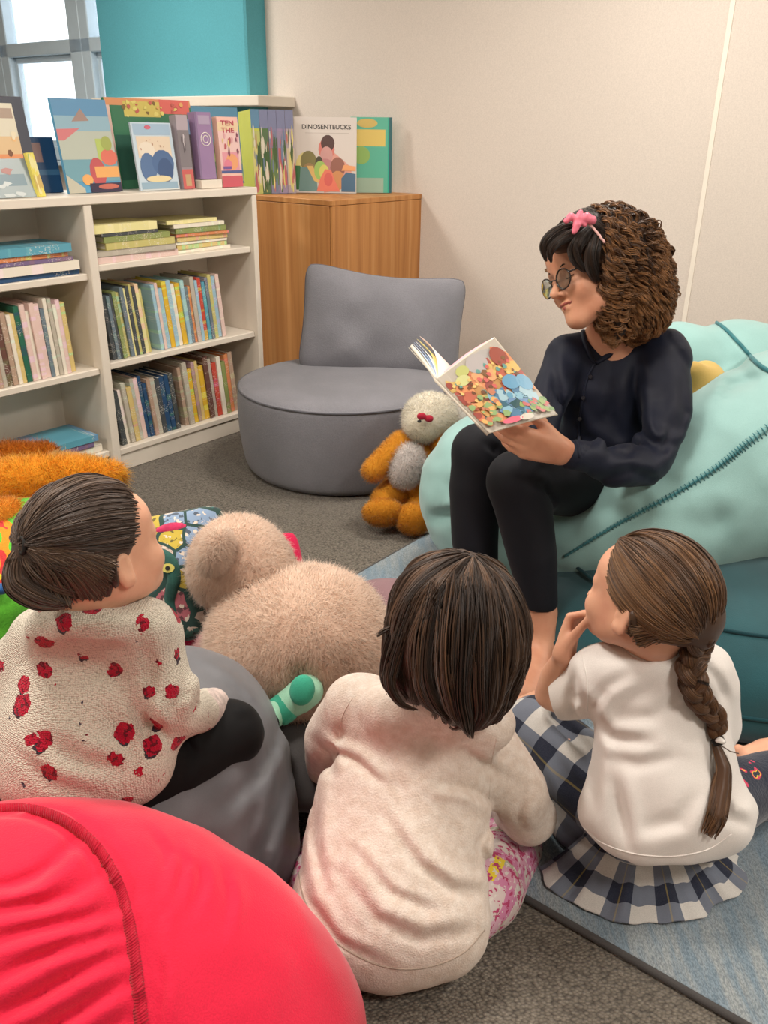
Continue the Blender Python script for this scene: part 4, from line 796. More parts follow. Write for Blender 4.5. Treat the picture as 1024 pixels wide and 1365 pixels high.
class Head:
    def __init__(s, px, py, Y, fwd, up, sc): s.o = at(px, py, Y); s.F = hframe(cb(*fwd), cb(*up)); s.s = sc
    def w(s, *p):
        p = np.array(p, float); p[2] *= s.low if p[2] < 0 else 1
        return s.o+s.F @ (p*s.s)
    low = 1.
    def e(s, S, c, r, k=.02, op='u', R=None, grow=0): S.ell(s.w(*c), np.array(r)*s.s, s.F if R is None else s.F @ R, k*s.s, op, grow)
    def c(s, S, pts, r, k=.02, op='u'): S.cap([s.w(*p) for p in pts], [x*s.s for x in (r if hasattr(r, '__len__') else [r]*len(pts))], k*s.s, op)
    def build(s, S, child=False, nose=1.):
        s.low = .70 if child else 1.
        s.e(S, (-.012, 0, .034), (.094, .076, .083), 0)
        s.e(S, (.028, 0, -.03), (.060, .060, .060 if child else .076), .03)
        s.e(S, (.052, 0, .045), (.040, .058, .042), .03)
        for y in (-1, 1):
            s.c(S, [(-.012, y*.052, -.052), (.03, y*.040, -.082), (.062, y*.014, -.098)], [.016, .016, .014], .035)
            s.e(S, (.062, y*.034, -.036), (.026, .024, .026), .02)
            s.c(S, [(.082, y*.012, .018), (.074, y*.044, .016)], [.007, .007], .014)
        s.e(S, (.072, 0, -.099), (.020, .022, .017), .018)
        s.e(S, (.074, 0, -.066), (.013, .025, .022), .02)
        for y in (-1, 1): s.e(S, (.093, y*.031, -.004), (.014, .016, .011), .014, 's')
        n = nose
        s.c(S, [(.086, 0, .008), (.098*1, 0, -.014), (.086+.024*n, 0, -.034)], [.007, .0075, .0095*(.8+.2*n)], .012)
        for y in (-1, 1): s.e(S, (.096, y*.011, -.038), (.010, .008, .007), .006)
        s.e(S, (.095, 0, -.058), (.004, .020, .005), .006); s.e(S, (.092, 0, -.070), (.004, .017, .006), .005)
        s.c(S, [(.094, -.023, -.0605), (.0995, 0, -.0640), (.094, .023, -.0605)], .0012, .004, 's')
        for y in (-1, 1):
            s.e(S, (.072, y*.031, -.003), (.0135, .0155, .0125), .004)
            Rr = np.stack([nrmz([1, -y*.35, 0]), nrmz([y*.35, 1, 0]), [0, 0, 1]], 1)
            s.e(S, (-.010, y*.081, -.012), (.019, .0065, .030), .006, R=Rr)
            s.e(S, (-.006, y*.088, -.008), (.0105, .006, .018), .005, 's', R=Rr)
            s.e(S, (-.002, y*.079, -.038), (.009, .006, .009), .006)
def hand(S, W_, x, z, sc, side, curls, thumb=((.3, .9, -.2), (.75, .55, -.3)), spread=.0, k=.006):
    """W_: wrist, x: towards the fingers, z: back of the hand, side: +1 thumb towards z cross x"""
    x = nrmz(x); z = nrmz(np.asarray(z)-x*(np.asarray(z) @ x)); y = np.cross(z, x)*side
    def w(a, b, c): return np.asarray(W_)+(x*a+y*b+z*c)*sc
    mc = [(.088, .030), (.092, .010), (.087, -.010), (.078, -.028)]
    for i, (a, b) in enumerate(mc): S.cap([w(.0, b*.45, 0), w(.045, b*.8, .002), w(a, b, 0)], [.0175*sc, .0135*sc, .0105*sc], .016*sc if i else .02*sc)
    L = [(.040, .026, .020), (.044, .029, .021), (.041, .027, .020), (.032, .021, .018)]; rr = [.0088, .0090, .0086, .0076]
    for i, (a, b) in enumerate(mc):
        p = w(a, b, 0); ang = 0; pts = [p]; yy = b*spread*10
        for j in range(3):
            cj = curls[i] if not hasattr(curls[i], '__len__') else curls[i][j]; ang += cj
            d = nrmz(x*math.cos(ang)-z*math.sin(ang)+y*yy*.2); p = p+d*L[i][j]*sc; pts.append(p)
        r = rr[i]*sc; S.cap(pts, [r*1.08, r*.98, r*.92, r*.78], k*sc)
    b0 = w(.012, .020, -.004); t1 = b0+(x*thumb[0][0]+y*thumb[0][1]+z*thumb[0][2])/np.linalg.norm(thumb[0])*.042*sc
    t2 = t1+(x*thumb[1][0]+y*thumb[1][1]+z*thumb[1][2])/np.linalg.norm(thumb[1])*.032*sc; q = thumb[2] if len(thumb) > 2 else thumb[1]
    t3 = t2+(x*q[0]+y*q[1]+z*q[2])/np.linalg.norm(q)*.026*sc; S.cap([b0, t1, t2, t3], [.016*sc, .0125*sc, .0105*sc, .0085*sc], .010*sc)
class Shell:
    """radius table of a closed surface round a centre; hair is laid on it"""
    def __init__(s, V, Q, C, axis, ref, nt=72, nph=96):
        s.C = np.array(C); a = nrmz(axis); b = nrmz(np.asarray(ref)-a*(np.asarray(ref) @ a)); s.A = np.stack([a, b, np.cross(a, b)], 1); bv = bvh_of(V, Q)
        s.th = np.linspace(0, np.pi, nt); s.ph = np.linspace(0, 2*np.pi, nph+1); s.T = np.zeros((nt, nph+1))
        for i, t_ in enumerate(s.th):
            for j, p in enumerate(s.ph):
                d = s.dir(t_, p); h = bv.ray_cast(Vector(s.C+d*.6), Vector(-d)); s.T[i, j] = .6-h[3] if h[0] is not None else .03
    def dir(s, t, p): return np.stack([np.cos(t), np.sin(t)*np.cos(p), np.sin(t)*np.sin(p)], -1) @ s.A.T
    def __call__(s, t, p, off=0.):
        t = np.clip(t, 0, np.pi); p = np.mod(p, 2*np.pi); a = t/np.pi*(len(s.th)-1); b = p/(2*np.pi)*(len(s.ph)-1)
        i = np.clip(a.astype(int), 0, len(s.th)-2); j = np.clip(b.astype(int), 0, len(s.ph)-2); u = a-i; v = b-j
        r = s.T[i, j]*(1-u)*(1-v)+s.T[i+1, j]*u*(1-v)+s.T[i, j+1]*(1-u)*v+s.T[i+1, j+1]*u*v
        return s.C+s.dir(t, p)*(r+off)[..., None]
def lock(path, rads, n, seed, r0=.0010, twist=0., T=30, ends=.25, flat=(1., 1.), rndc=None, taper=.4, st=0.):
    """a bundle of strands following a path; rads along it"""
    r = np.random.default_rng(seed); C_ = spline(path, T); R_ = np.interp(np.linspace(0, 1, T), np.linspace(0, 1, len(rads)), rads)
    Tn = np.gradient(C_, axis=0); Tn /= np.linalg.norm(Tn, axis=1)[:, None]; a = np.cross(Tn, FW); a /= np.linalg.norm(a, axis=1)[:, None]+1e-9; b = np.cross(Tn, a)
    ph = r.uniform(0, 6.283, n)[:, None]; rr = np.sqrt(r.random(n))[:, None]*.9+.1; t = np.linspace(0, 1, T)[None]
    q = ph+twist*t+.3*np.sin(t*4+ph); x = rr*R_[None]*np.cos(q)*flat[0]; y = rr*R_[None]*np.sin(q)*flat[1]
    G = C_[None]+x[..., None]*a+y[..., None]*b
    cut = 1-ends*r.random(n)[:, None]; s0 = st*r.random(n)[:, None]; tc = s0+t*(cut-s0); i = np.clip((tc*(T-1)).astype(int), 0, T-2); u = (tc*(T-1)-i)[..., None]; ar = np.arange(n)[:, None]; G = G[ar, i]*(1-u)+G[ar, i+1]*u
    rn = np.clip((rndc if rndc is not None else .5+.3*np.sin(np.floor(ph[:, 0]*3)*4.1))+r.normal(0, .18, n), 0, 1)
    return strands(G, r0*(1-taper*t), seed, rnd=rn)
M_skinW = skin_mat('skin_reader', 'cf9a7c', 'bd8266'); M_skinK = skin_mat('skin_girl', 'dca88a', 'cf957a')
M_navy = fabric('navy_crepe', '10172b', .1, 9, 500, .12, .6, .04, .002, .3); M_legg = fabric('dark_leggings', '0d0f18', .08, 9, 600, .08, .7, .04, .001, .25)
M_hairW = hair_mat('dark_curly_hair', '24160d', '50341f', '8f6338', 'a07042'); M_hairWf = hair_mat('dark_smooth_hair', '140e0a', '241912', '3d2a1c')
M_hairL = hair_mat('brown_hair_tied', '32251c', '45342a', '66513f'); M_hairM = hair_mat('brown_hair_loose', '22160f', '3b281a', '6a4e38', '3f2a1b'); M_hairR = hair_mat('brown_hair_braided', '3a281b', '523825', '84603f', '644428')
# ------------------------------------------------------------------ the reader
RB = at(840, 700, 2.4); RB[2] = .3
P_ = root('person', RB, 'woman with dark curly hair and glasses in navy reading a picture book aloud', 'person')
HW = Head(788, 363, 2.17, (-.9, -.25, -.35), (-.25, .96, 0), 1.08)
S = SDF(.0042); HW.build(S, nose=1.12)
S.cap([HW.w(-.03, 0, -.05), at(808, 425, 2.22), at(818, 462, 2.26)], [.058, .050, .062], .03)
def W_torso(S, g=0.):
    eb(S, 815, 515, 2.27, 68, 62, -8, .115, .05, grow=g); eb(S, 812, 580, 2.27, 66, 62, 0, .125, .06, grow=g); eb(S, 830, 640, 2.36, 66, 46, 0, .14, .05, grow=g)
    cp(S, [(760, 472, 2.25, 26), (815, 462, 2.27, 28), (882, 475, 2.22, 32)], .05, grow=g)
def W_arms(S, g=0.):
    cp(S, [(884, 478, 2.20, 34), (888, 545, 2.12, 31), (866, 618, 2.02, 29), (820, 622, 1.96, 26), (775, 608, 1.91, 19)], .025, grow=g)
    cp(S, [(752, 478, 2.24, 26), (730, 535, 2.16, 23), (722, 585, 2.10, 21), (712, 575, 2.0, 17)], .025, grow=g)
def W_legs(S, g=0.):
    cp(S, [(860, 665, 2.36, 46), (770, 645, 2.20, 44), (690, 642, 2.03, 40)], .03, grow=g); cp(S, [(690, 642, 2.03, 40), (697, 675, 2.02, 38), (709, 740, 1.99, 33), (720, 810, 1.965, 24)], .02, grow=g)
    cp(S, [(830, 650, 2.5, 44), (730, 615, 2.36, 40), (637, 600, 2.18, 33)], .03, grow=g); cp(S, [(637, 600, 2.18, 33), (634, 650, 2.16, 35), (633, 720, 2.13, 31), (640, 800, 2.10, 23)], .02, grow=g)
W_torso(S, -.016); W_arms(S, -.019); W_legs(S, -.018)
eb(S, 845, 655, 2.42, 60, 38, 0, .14, .04, grow=-.008)
cp(S, [(719, 790, 1.97, 20), (722, 822, 1.965, 22), (724, 855, 1.955, 25), (725, 880, 1.96, 26)], .02)   # near ankle and heel
cp(S, [(720, 866, 1.945, 25), (711, 897, 1.88, 26), (701, 925, 1.82, 24)], .02)
for i, (a, b) in enumerate(((684, 940), (694, 944), (703, 946), (711, 945), (718, 942))): cp(S, [(a+6, b-14, 1.80, 9), (a, b+2, 1.765, 7.5-.4*i)], .008)
cp(S, [(640, 795, 2.10, 22), (642, 850, 2.09, 20), (640, 880, 2.03, 21), (632, 905, 1.95, 19)], .02)
WR = at(748, 602, 1.885); S.cap([at(790, 610, 1.93), at(765, 604, 1.90), WR], [.024, .024, .0215], .02)
hand(S, WR, cb(-.94, .20, -.10), cb(-.15, -.55, -.75), 1.06, -1, [(.25, .5, .35), (.3, .5, .35), (.35, .55, .4), (.4, .6, .4)], ((.75, .45, -.3), (.9, .35, -.1), (.92, .35, .1)))
WF = at(716, 572, 2.00); S.cap([at(722, 580, 2.06), WF], [.028, .024], .02)
hand(S, WF, cb(-.8, .5, -.15), cb(.2, .3, .9), 1.0, 1, [(.3, .3, .2)]*4, ((.7, .6, -.3), (.8, .5, -.4)))
S.plane((0, 0, .017), (0, 0, -1), .008); sdf_obj(S, 'body', M_skinW, P_, relax=1)
# shirt
S = SDF(.005); W_torso(S); W_arms(S); cp(S, [(790, 603, 1.925, 22), (764, 606, 1.90, 20)], .01)
eb(S, 862, 655, 2.30, 50, 26, 20, .12, .04)
FR = hframe(cb(-.62, .05, -.78), cb(.05, 1, 0))
S.cap([at(802, 462, 2.12), at(806, 440, 2.16), at(815, 400, 2.2)], [.016, .040, .055], .006, 's'); S.cap([at(802, 450, 2.1), at(793, 481, 2.1)], [.018, .002], .006, 's')
S.plane(at(762, 606, 1.9), cb(-1, .05, 0), .004) if False else None
S.disp(crease(([(852, 468), (846, 520), (858, 580), (880, 610)], 7, .010), ([(905, 500), (912, 550), (895, 600)], 8, .008), ([(845, 560), (870, 590), (905, 595)], 7, .010), ([(800, 640), (840, 628), (880, 640), (900, 610)], 7, .010), ([(760, 540), (775, 580), (810, 600)], 7, .009), ([(815, 500), (812, 550), (830, 590)], 8, .008), ([(735, 470), (742, 520), (735, 560)], 7, .008), ([(810, 600), (835, 606), (856, 590)], 6, .008), ([(775, 655), (800, 660), (830, 655)], 6, .006), ([(885, 440), (905, 470), (925, 500)], 5, .004)))
for a in ([(845, 500, 2.12, 3), (838, 560, 2.08, 5), (846, 605, 2.03, 3)], [(800, 600, 2.1, 3), (830, 600, 2.06, 4), (850, 585, 2.04, 3)], [(760, 560, 2.1, 2), (790, 590, 2.12, 4), (800, 620, 2.15, 3)], [(740, 500, 2.14, 2), (752, 560, 2.13, 4), (748, 600, 2.14, 3)], [(905, 520, 2.06, 2), (898, 570, 2.03, 4), (885, 600, 2.0, 2)], [(850, 470, 2.16, 2), (852, 510, 2.13, 3)], [(820, 640, 2.02, 3), (850, 640, 2.0, 4), (880, 620, 2.0, 2)], [(775, 640, 2.14, 3), (810, 655, 2.16, 4)]): cp(S, a, .02, 's')
S.disp(lambda P: .005*vnoise(P*np.float32([1, 1, .7]), 11, 41)+.002*vnoise(P, 30, 42)); V, Q = S.build(2)
keep = np.ones(len(Q), bool); link('shirt', mkmesh('shirt', V, [Q]), M_navy, P_); SH = P_.children[-1]
shirt = [c for c in P_.children if c.name.startswith('shirt')][0]; bvs = bvh_of(V, Q)
for pts, r0 in (([(777, 437), (779, 455), (786, 474), (793, 484)], .0075), ([(836, 458), (820, 468), (806, 477), (795, 484)], .011)):
    sp = onsurf(bvs, pts, 18, .002)
    if len(sp) > 3: m = MB(); m.tube(sp, r0*np.linspace(1, .5, len(sp)), 8); m.obj('collar', M_navy, shirt, base=shirt['_b'], smooth=True)
sp = onsurf(bvs, [(793, 484), (783, 505), (776, 535), (772, 570), (772, 610)], 30, .0005); m = MB(); m.tube(sp, .0035, 6); m.obj('placket', M_navy, shirt, base=shirt['_b'], smooth=True)
M_btn = plain('dark_button', '0d1220', .25, .6)
for a, b in ((787, 502), (778, 530), (774, 558), (773, 584)):
    h = onsurf(bvs, [(a, b), (a+.5, b)], 2, .003)
    if len(h): m = MB(); m.tube([h[0], h[0]-nrmz(h[0]-CAM)*.0035], [.0065, .0055], 12); m.obj('button', M_btn, shirt, base=shirt['_b'], smooth=False)
S = SDF(.0045); cp(S, [(786, 610, 1.925, 21.5), (766, 606, 1.90, 20.5)], 0); S.plane(at(763, 606, 1.9), cb(-1, .1, 0), .003); S.plane(at(788, 611, 1.92), cb(1, -.1, 0), .003); S.cap([at(772, 607, 1.9), at(745, 602, 1.88)], [.026, .026], .004, 's'); sdf_obj(S, 'cuff', M_navy, shirt, base=shirt['_b'])
# leggings
S = SDF(.0055); W_legs(S); eb(S, 845, 655, 2.42, 66, 42, 0, .15, .04)
S.plane(at(712, 808, 1.96)+ZV*-.004, (0, 0, -1), .004) if False else None
zc = at(721, 806, 1.965)[2]; S.plane((0, 0, zc), (0, 0, -1), .004)
for a in ([(700, 640, 1.93, 1), (725, 650, 1.98, 3), (738, 670, 2.02, 2)], [(640, 580, 2.1, 1), (660, 600, 2.13, 3)]): cp(S, a, .02, 's')
S.disp(lambda P: .002*vnoise(P, 14, 43)); sdf_obj(S, 'leggings', M_legg, P_, relax=2)
# face details
M_lip = plain('lips', 'a65a52', .4); S = SDF(.0022)
HW.c(S, [(.0885, -.023, -.0600), (.0955, -.009, -.0595), (.0965, 0, -.0605), (.0955, .009, -.0595), (.0885, .023, -.0600)], [.0014, .0032, .0032, .0032, .0014], 0); HW.c(S, [(.0880, -.020, -.0630), (.0940, 0, -.0690), (.0880, .020, -.0630)], [.0014, .0042, .0014], .0); sdf_obj(S, 'lips', M_lip, P_)
M_brow = plain('dark_brow', '2a1a12', .8)
for y in (-1, 1): m = MB(); m.tube([HW.w(*q) for q in ((.0915, y*.013, .0165), (.089, y*.028, .0215), (.080, y*.045, .019))], [.0022, .0027, .0012], 6); m.obj('eyebrow', M_brow, P_, smooth=True)
M_eye = plain('eye_white', 'e8e0d8', .2, .6)
for y in (-1, 1):
    m = MB(); m.tube([HW.w(*q) for q in ((.0835, y*.018, -.0085), (.0868, y*.031, -.0105), (.080, y*.044, -.0075))], [.0008, .0016, .0009], 6); m.obj('eyelashes', M_brow, P_, smooth=True)
# glasses
gl = root('glasses', HW.w(.1, 0, -.01), None, None); gl.parent = P_; gl.location = Vector(HW.w(.1, 0, -.01)-RB); M_gf = plain('tortoise_frame', '1c1210', .25, .6)
t = NT('spectacle_lens'); t.b.inputs['Transmission Weight'].default_value = 1; t.b.inputs['IOR'].default_value = 1.15; t.b.inputs['Base Color'].default_value = lin('dfeef2'); M_lens = t.fin(.03, 0, .5)
m = MB(); E2 = []
for y in (-1, 1):
    c = (.104, y*.034, -.010); a = np.linspace(0, 2*np.pi, 33); ring = [HW.w(c[0]-abs(.023*math.cos(q))*0-.10*max(0, y*math.cos(q)*.023)*2, c[1]+.0235*math.cos(q), c[2]+(.0205 if math.sin(q) > 0 else .0225)*math.sin(q)) for q in a]; m.tube(ring, .0017*1.08, 8, cap=False); E2.append(ring)
    m.tube([HW.w(.099, y*.0575, -.003), HW.w(.085, y*.068, -.002), HW.w(.02, y*.080, .0), HW.w(-.03, y*.084, .0)], [.0022, .0022, .0018, .0016], 7)
m.tube([HW.w(.104, -.011, -.006), HW.w(.107, 0, -.003), HW.w(.104, .011, -.006)], .0018, 7); fo = m.obj('frame', M_gf, gl, smooth=True)
for ring in E2: m = MB(); m.prism([r_ for r_ in ring[:-1]], HW.F[:, 0]*.0012); m.obj('lens', M_lens, gl)
# curly hair
Cw = at(812, 362, 2.2)
S = SDF(.006); HW.e(S, (-.016, 0, .040), (.106, .090, .092), 0)
eb(S, 812, 338, 2.2, 64, 50, -12, .115, .05); eb(S, 848, 385, 2.21, 42, 52, 0, .10, .05); eb(S, 838, 418, 2.18, 38, 28, 0, .085, .05); cp(S, [(812, 360, 2.11, 22), (812, 410, 2.11, 22), (820, 432, 2.12, 18)], .03)
eb(S, 790, 360, 2.32, 30, 60, 0, .05, .03)
cp(S, [(790, 318, 2.13, 30), (755, 318, 2.12, 20), (738, 328, 2.11, 10)], .03)
HW.e(S, (.098, .0, -.045), (.075, .072, .078), .015, 's'); HW.e(S, (.095, .03, .01), (.055, .070, .030), .02, 's')
curlmask = lambda P: np.clip(((P-HW.o.astype(np.float32)) @ (-HW.F[:, 0]-.55*HW.F[:, 2]).astype(np.float32)-.01)/.04, 0, 1)
S.disp(lambda P: curlmask(P)*(.008*vnoise(P, 34, 51)+.006*vnoise(P, 60, 52))); V, Q = S.build(1)
sh = Shell(V, Q, Cw, HW.F[:, 2], HW.F[:, 0], 60, 90); r = np.random.default_rng(5); parts = [(V, Q, np.full(len(V), .12), np.full(len(V), .15))]
N = 1000; T = 44; ph = r.uniform(0, 6.283, N); th0 = r.uniform(.25, 1.75, N); th1 = np.minimum(th0+r.uniform(.9, 1.9, N), 2.95); 
_b = sh(th0[:, None]+(th1-th0)[:, None]*np.linspace(0, 1, 12)[None], np.repeat(ph[:, None], 12, 1)); _l = ((_b-HW.o) @ HW.F)/HW.s
ok = ~((_l[..., 0] > .060-.2*np.maximum(0, -.02-_l[..., 2])) & (_l[..., 2] < .10)).any(1) & ~((_l[..., 0] > .035) & (_l[..., 2] > .05)).any(1); ph = ph[ok]; th0 = th0[ok]; th1 = th1[ok]; N = len(ph)
tt = np.linspace(0, 1, T)[None]; TH_ = th0[:, None]+(th1-th0)[:, None]*tt; PH_ = ph[:, None]+.12*np.sin(TH_*3+ph[:, None]*5)
for k in range(8):
    base = sh(TH_+r.normal(0, .008, (N, 1)), PH_+r.normal(0, .012, (N, 1)), off=np.random.default_rng(33).uniform(-.012, .013, (N, 1))+r.uniform(-.002, .002, (N, 1)))
    Tn = np.gradient(base, axis=1); Tn /= np.linalg.norm(Tn, axis=2)[..., None]+1e-9; out = base-sh.C; out /= np.linalg.norm(out, axis=2)[..., None]; sd = np.cross(Tn, out)
    L = np.cumsum(np.linalg.norm(np.gradient(base, axis=1), axis=2), axis=1); w0 = 2*np.pi/np.repeat(np.random.default_rng(9).uniform(.026, .048, N)[:, None], T, 1); amp = (.002+.0085*np.clip(tt*2.2, 0, 1))*np.random.default_rng(8).uniform(.7, 1.3, N)[:, None]
    p0 = np.random.default_rng(10).uniform(0, 6.28, N)[:, None]+r.normal(0, .35, (N, 1)); G = base+(amp*np.cos(L*w0+p0))[..., None]*sd+(amp*np.sin(L*w0+p0))[..., None]*out
    a, q, rn, t_ = strands(G, .0012*(1-.5*tt), k, rnd=np.clip(np.random.default_rng(20).random(N)*.6+r.random(N)*.5, 0, 1)); parts.append((a, q, rn, t_))
merge_hair('hair', parts, M_hairW, P_)
# smooth dark front hair
N = 1500; r = np.random.default_rng(6); ph = r.uniform(-1.9, 1.9, N); th1 = np.where(np.abs(ph) < 1, 1.25, 1.35)*r.uniform(.85, 1.05, N); T = 16; tt = np.linspace(0, 1, T)[None]
TH_ = .05+(th1-.05)[:, None]*tt; PH_ = ph[:, None]+(.55*np.sign(np.sin(ph-.2))[:, None])*tt**1.5
G = sh(TH_, PH_, off=r.uniform(.000, .005, (N, 1))); a = strands(G, .0010*(1-.4*tt), 3)
fl_ = [a]
for i, (pts, rd, n) in enumerate((([(788, 298, 2.10), (755, 303, 2.09), (734, 314, 2.085), (724, 329, 2.08), (728, 349, 2.08)], [.006, .012, .012, .009, .003], 260), ([(790, 300, 2.10), (762, 312, 2.08), (742, 324, 2.075), (733, 337, 2.075), (735, 350, 2.08)], [.006, .013, .012, .009, .002], 260), ([(792, 300, 2.10), (775, 318, 2.075), (766, 333, 2.07), (769, 348, 2.07), (781, 362, 2.075)], [.008, .017, .017, .013, .006], 340), ([(795, 302, 2.11), (792, 325, 2.075), (788, 343, 2.065), (790, 360, 2.07), (797, 376, 2.08)], [.008, .017, .018, .016, .008], 340))):
    fl_.append(lock([at(*q) for q in pts], rd, n, 300+i, .0009, .5, 24, .15))
merge_hair('front_hair', fl_, M_hairWf, P_)
# pink headband with bow
hb = root('headband', at(775, 305, 2.1), None, None); hb.parent = P_; hb.location = Vector(at(775, 305, 2.1)-RB); M_pink = plain('pink_satin', 'ef7f95', .4)
bvh_h = bvh_of(V, Q); sp = onsurf(bvh_h, [(770, 303), (784, 305), (796, 314), (803, 323)], 20, .022); m = MB(); m.tube(sp, .0028, 7); m.obj('band', plain('pale_pink_band', 'e8b9b4', .4), hb, smooth=True)
bp = onsurf(bvh_h, [(768, 303), (768.5, 303)], 2, .016)[0]-FW*.014; S = SDF(.0022)
def pp(dx, dy, f=0.): return bp+RT*dx/540+UP*(-dy)/540-FW*f
for pts, rr in (([pp(0, 0, .006), pp(10, -2, .010), pp(17, 1, .008)], [.006, .011, .010]), ([pp(0, 0, .006), pp(-9, -3, .008), pp(-15, 1, .004)], [.006, .009, .006]), ([pp(0, 0, .006), pp(-2, 7, .008), pp(-5, 15, .006)], [.007, .010, .006]), ([pp(0, -1, .010), pp(2, -8, .008)], [.008, .007]), ([pp(3, 4, .008), pp(8, 6, .006)], [.007, .005])): S.cap(pts, rr, .004)
S.disp(lambda P: .0015*vnoise(P, 120, 3)); sdf_obj(S, 'bow', M_pink, hb)
# ------------------------------------------------------------------ storybook in her hands
A_, B_, C_, D_ = at(582, 505, 1.84), at(659, 449, 1.90), at(744, 553, 1.84), at(652, 578, 1.76); E_ = A_+(at(545, 463, 1.97)-at(582, 505, 1.84)); G_ = D_+(E_-A_)*.98
sb = root('picture_book', (A_+D_)/2, 'open storybook with orange and blue illustrated cover held by the woman', 'book')
nr = nrmz(np.cross(C_-A_, B_-D_)); nr = nr if nr @ FW < 0 else -nr
def bil(u, v, off=0.): u = np.asarray(u, float)[..., None]; v = np.asarray(v, float)[..., None]; return (D_*(1-u)+C_*u)*(1-v)+(A_*(1-u)+B_*u)*v+nr*(off+.010*np.sin(np.pi*np.clip(u, 0, 1))-.0)
def sheet(f, th, name, mat, n=14):
    m = MB(); u, v = np.meshgrid(np.linspace(0, 1, n), np.linspace(0, 1, 5), indexing='ij'); a = f(u, v, 0); b = f(u, v, -th); m.grid(a); m.grid(b[:, ::-1])
    for x, y in ((a[:, 0], b[:, 0]), (b[:, -1], a[:, -1]), (b[0], a[0]), (a[-1], b[-1])): m.grid(np.stack([x, y]))
    o = m.obj(name, mat, sb, smooth=False); return weld(o, .00005) and o
cvm = plain('storybook_cover', 'c9c0ad', .35); o = sheet(bil, .0012, 'cover', cvm); sheet(lambda u, v, o_: bil(u*.965, .018+v*.985, o_-.0016), .010, 'page_block', M_pages)
sheet(lambda u, v, o_: bil(u*.95, .03+v*.985+.022*np.sin(np.pi*u)*v, o_-.0125), .0008, 'page', plain('pink_page', 'eab4bd', .7))
nl = nrmz(np.cross(E_-A_, D_-A_)); nl = nl if nl @ nrmz(B_-A_) > 0 else -nl
def lef(k, bend): return lambda u, v, o_: (D_*(1-np.asarray(u)[..., None])+G_*np.asarray(u)[..., None])*(1-np.asarray(v)[..., None])+(A_*(1-np.asarray(u)[..., None])+E_*np.asarray(u)[..., None])*np.asarray(v)[..., None]+nl*(o_+k*np.asarray(u)**.6+bend*np.sin(np.pi*np.asarray(u)))[..., None]
sheet(lef(0, 0), .0015, 'back_cover', plain('storybook_back', 'b9b2a4', .3)); sheet(lef(.010, .001), .007, 'page_block', M_pages)
for i, (k, b, c) in enumerate(((.013, .003, 'dfe8f2'), (.017, .005, '9fb4d4'), (.021, .007, 'eef0f2'), (.027, .010, 'e9d88a'), (.036, .013, 'f2d7cf'))): sheet(lef(k, b), .0006, 'page', plain('page_%s' % c, c, .7))
cols_o = ['e8872a', 'd96a22', 'c9551f', 'e8a83a', 'b5402a', 'e2b84a', 'f0a050', 'a3361f', 'c98a2a']; cols_b = ['4f9fc4', '7fbcd4', '3f7fa8', '2f6a80', '9fc9d8', '5f8fc0']
shp = [rect('c9c0b0', .01, .01, .99, .99), ('bdb8b4', 'e', .66, .84, .2, .13)]+blobs(41, 120, cols_o, (.04, .38, .98, .82), (.05, .13), 8)+blobs(47, 16, cols_o, (.04, .12, .35, .5), (.04, .10), 8)+[('bfb8b6', 'e', .52, .86, .15, .12), ('c9cf6a', 'e', .30, .88, .09, .07), ('d9dc8a', 'e', .22, .78, .10, .07), ('a8401f', 'e', .84, .80, .12, .12), ('e8b83a', 'e', .90, .64, .13, .07)]+blobs(42, 60, ['7a4a1f', 'd9402f', '5fa39a', 'f0c85a', '8a5a20'], (.08, .45, .9, .8), (.015, .04), 6)+blobs(43, 60, cols_b, (.38, .12, .90, .44), (.04, .10), 7)+[('4f9fc9', 'e', .72, .50, .12, .09), ('5fa9cf', 'e', .88, .44, .10, .10), ('2a5a60', [(.5, .2), (.66, .22), (.62, .3), (.48, .28)])]+blobs(44, 34, ['6f9a50', '8fae4f', 'c94f4a'], (.6, .06, .97, .22), (.015, .05), 6)+[('e8406a', 'e', .36, .07, .14, .04), ('d9d4c4', 'e', .55, .06, .1, .04)]+blobs(45, 30, ['e8a83a', 'c9703a', '8fb46a'], (.02, .1, .4, .5), (.02, .06), 6)
m = MB()
for i, s_ in enumerate(shp):
    if s_[1] == 'e': a = np.linspace(0, 2*np.pi, 15)[:-1]; P2 = [(s_[2]+s_[4]*math.cos(q), s_[3]+s_[5]*math.sin(q)) for q in a]
    else: P2 = s_[1]
    P2 = [(min(.985, max(.015, u)), min(.985, max(.015, v))) for u, v in P2]
    if i == 0:
        for k in range(8): a, b = .01+k*.1225, .01+(k+1)*.1225; m.poly(bil([a, b, b, a], [.01, .01, .99, .99], .0003), s_[0])
        continue
    c2 = np.mean(P2, 0); n = len(P2)   # fans follow the curve of the cover
    V = bil([p[0] for p in P2]+[c2[0]], [p[1] for p in P2]+[c2[1]], .0008+i*.00003); m.add(V, [np.array([[j, (j+1) % n, n] for j in range(n)])], s_[0])
m.obj('cover_art', M_art, sb)
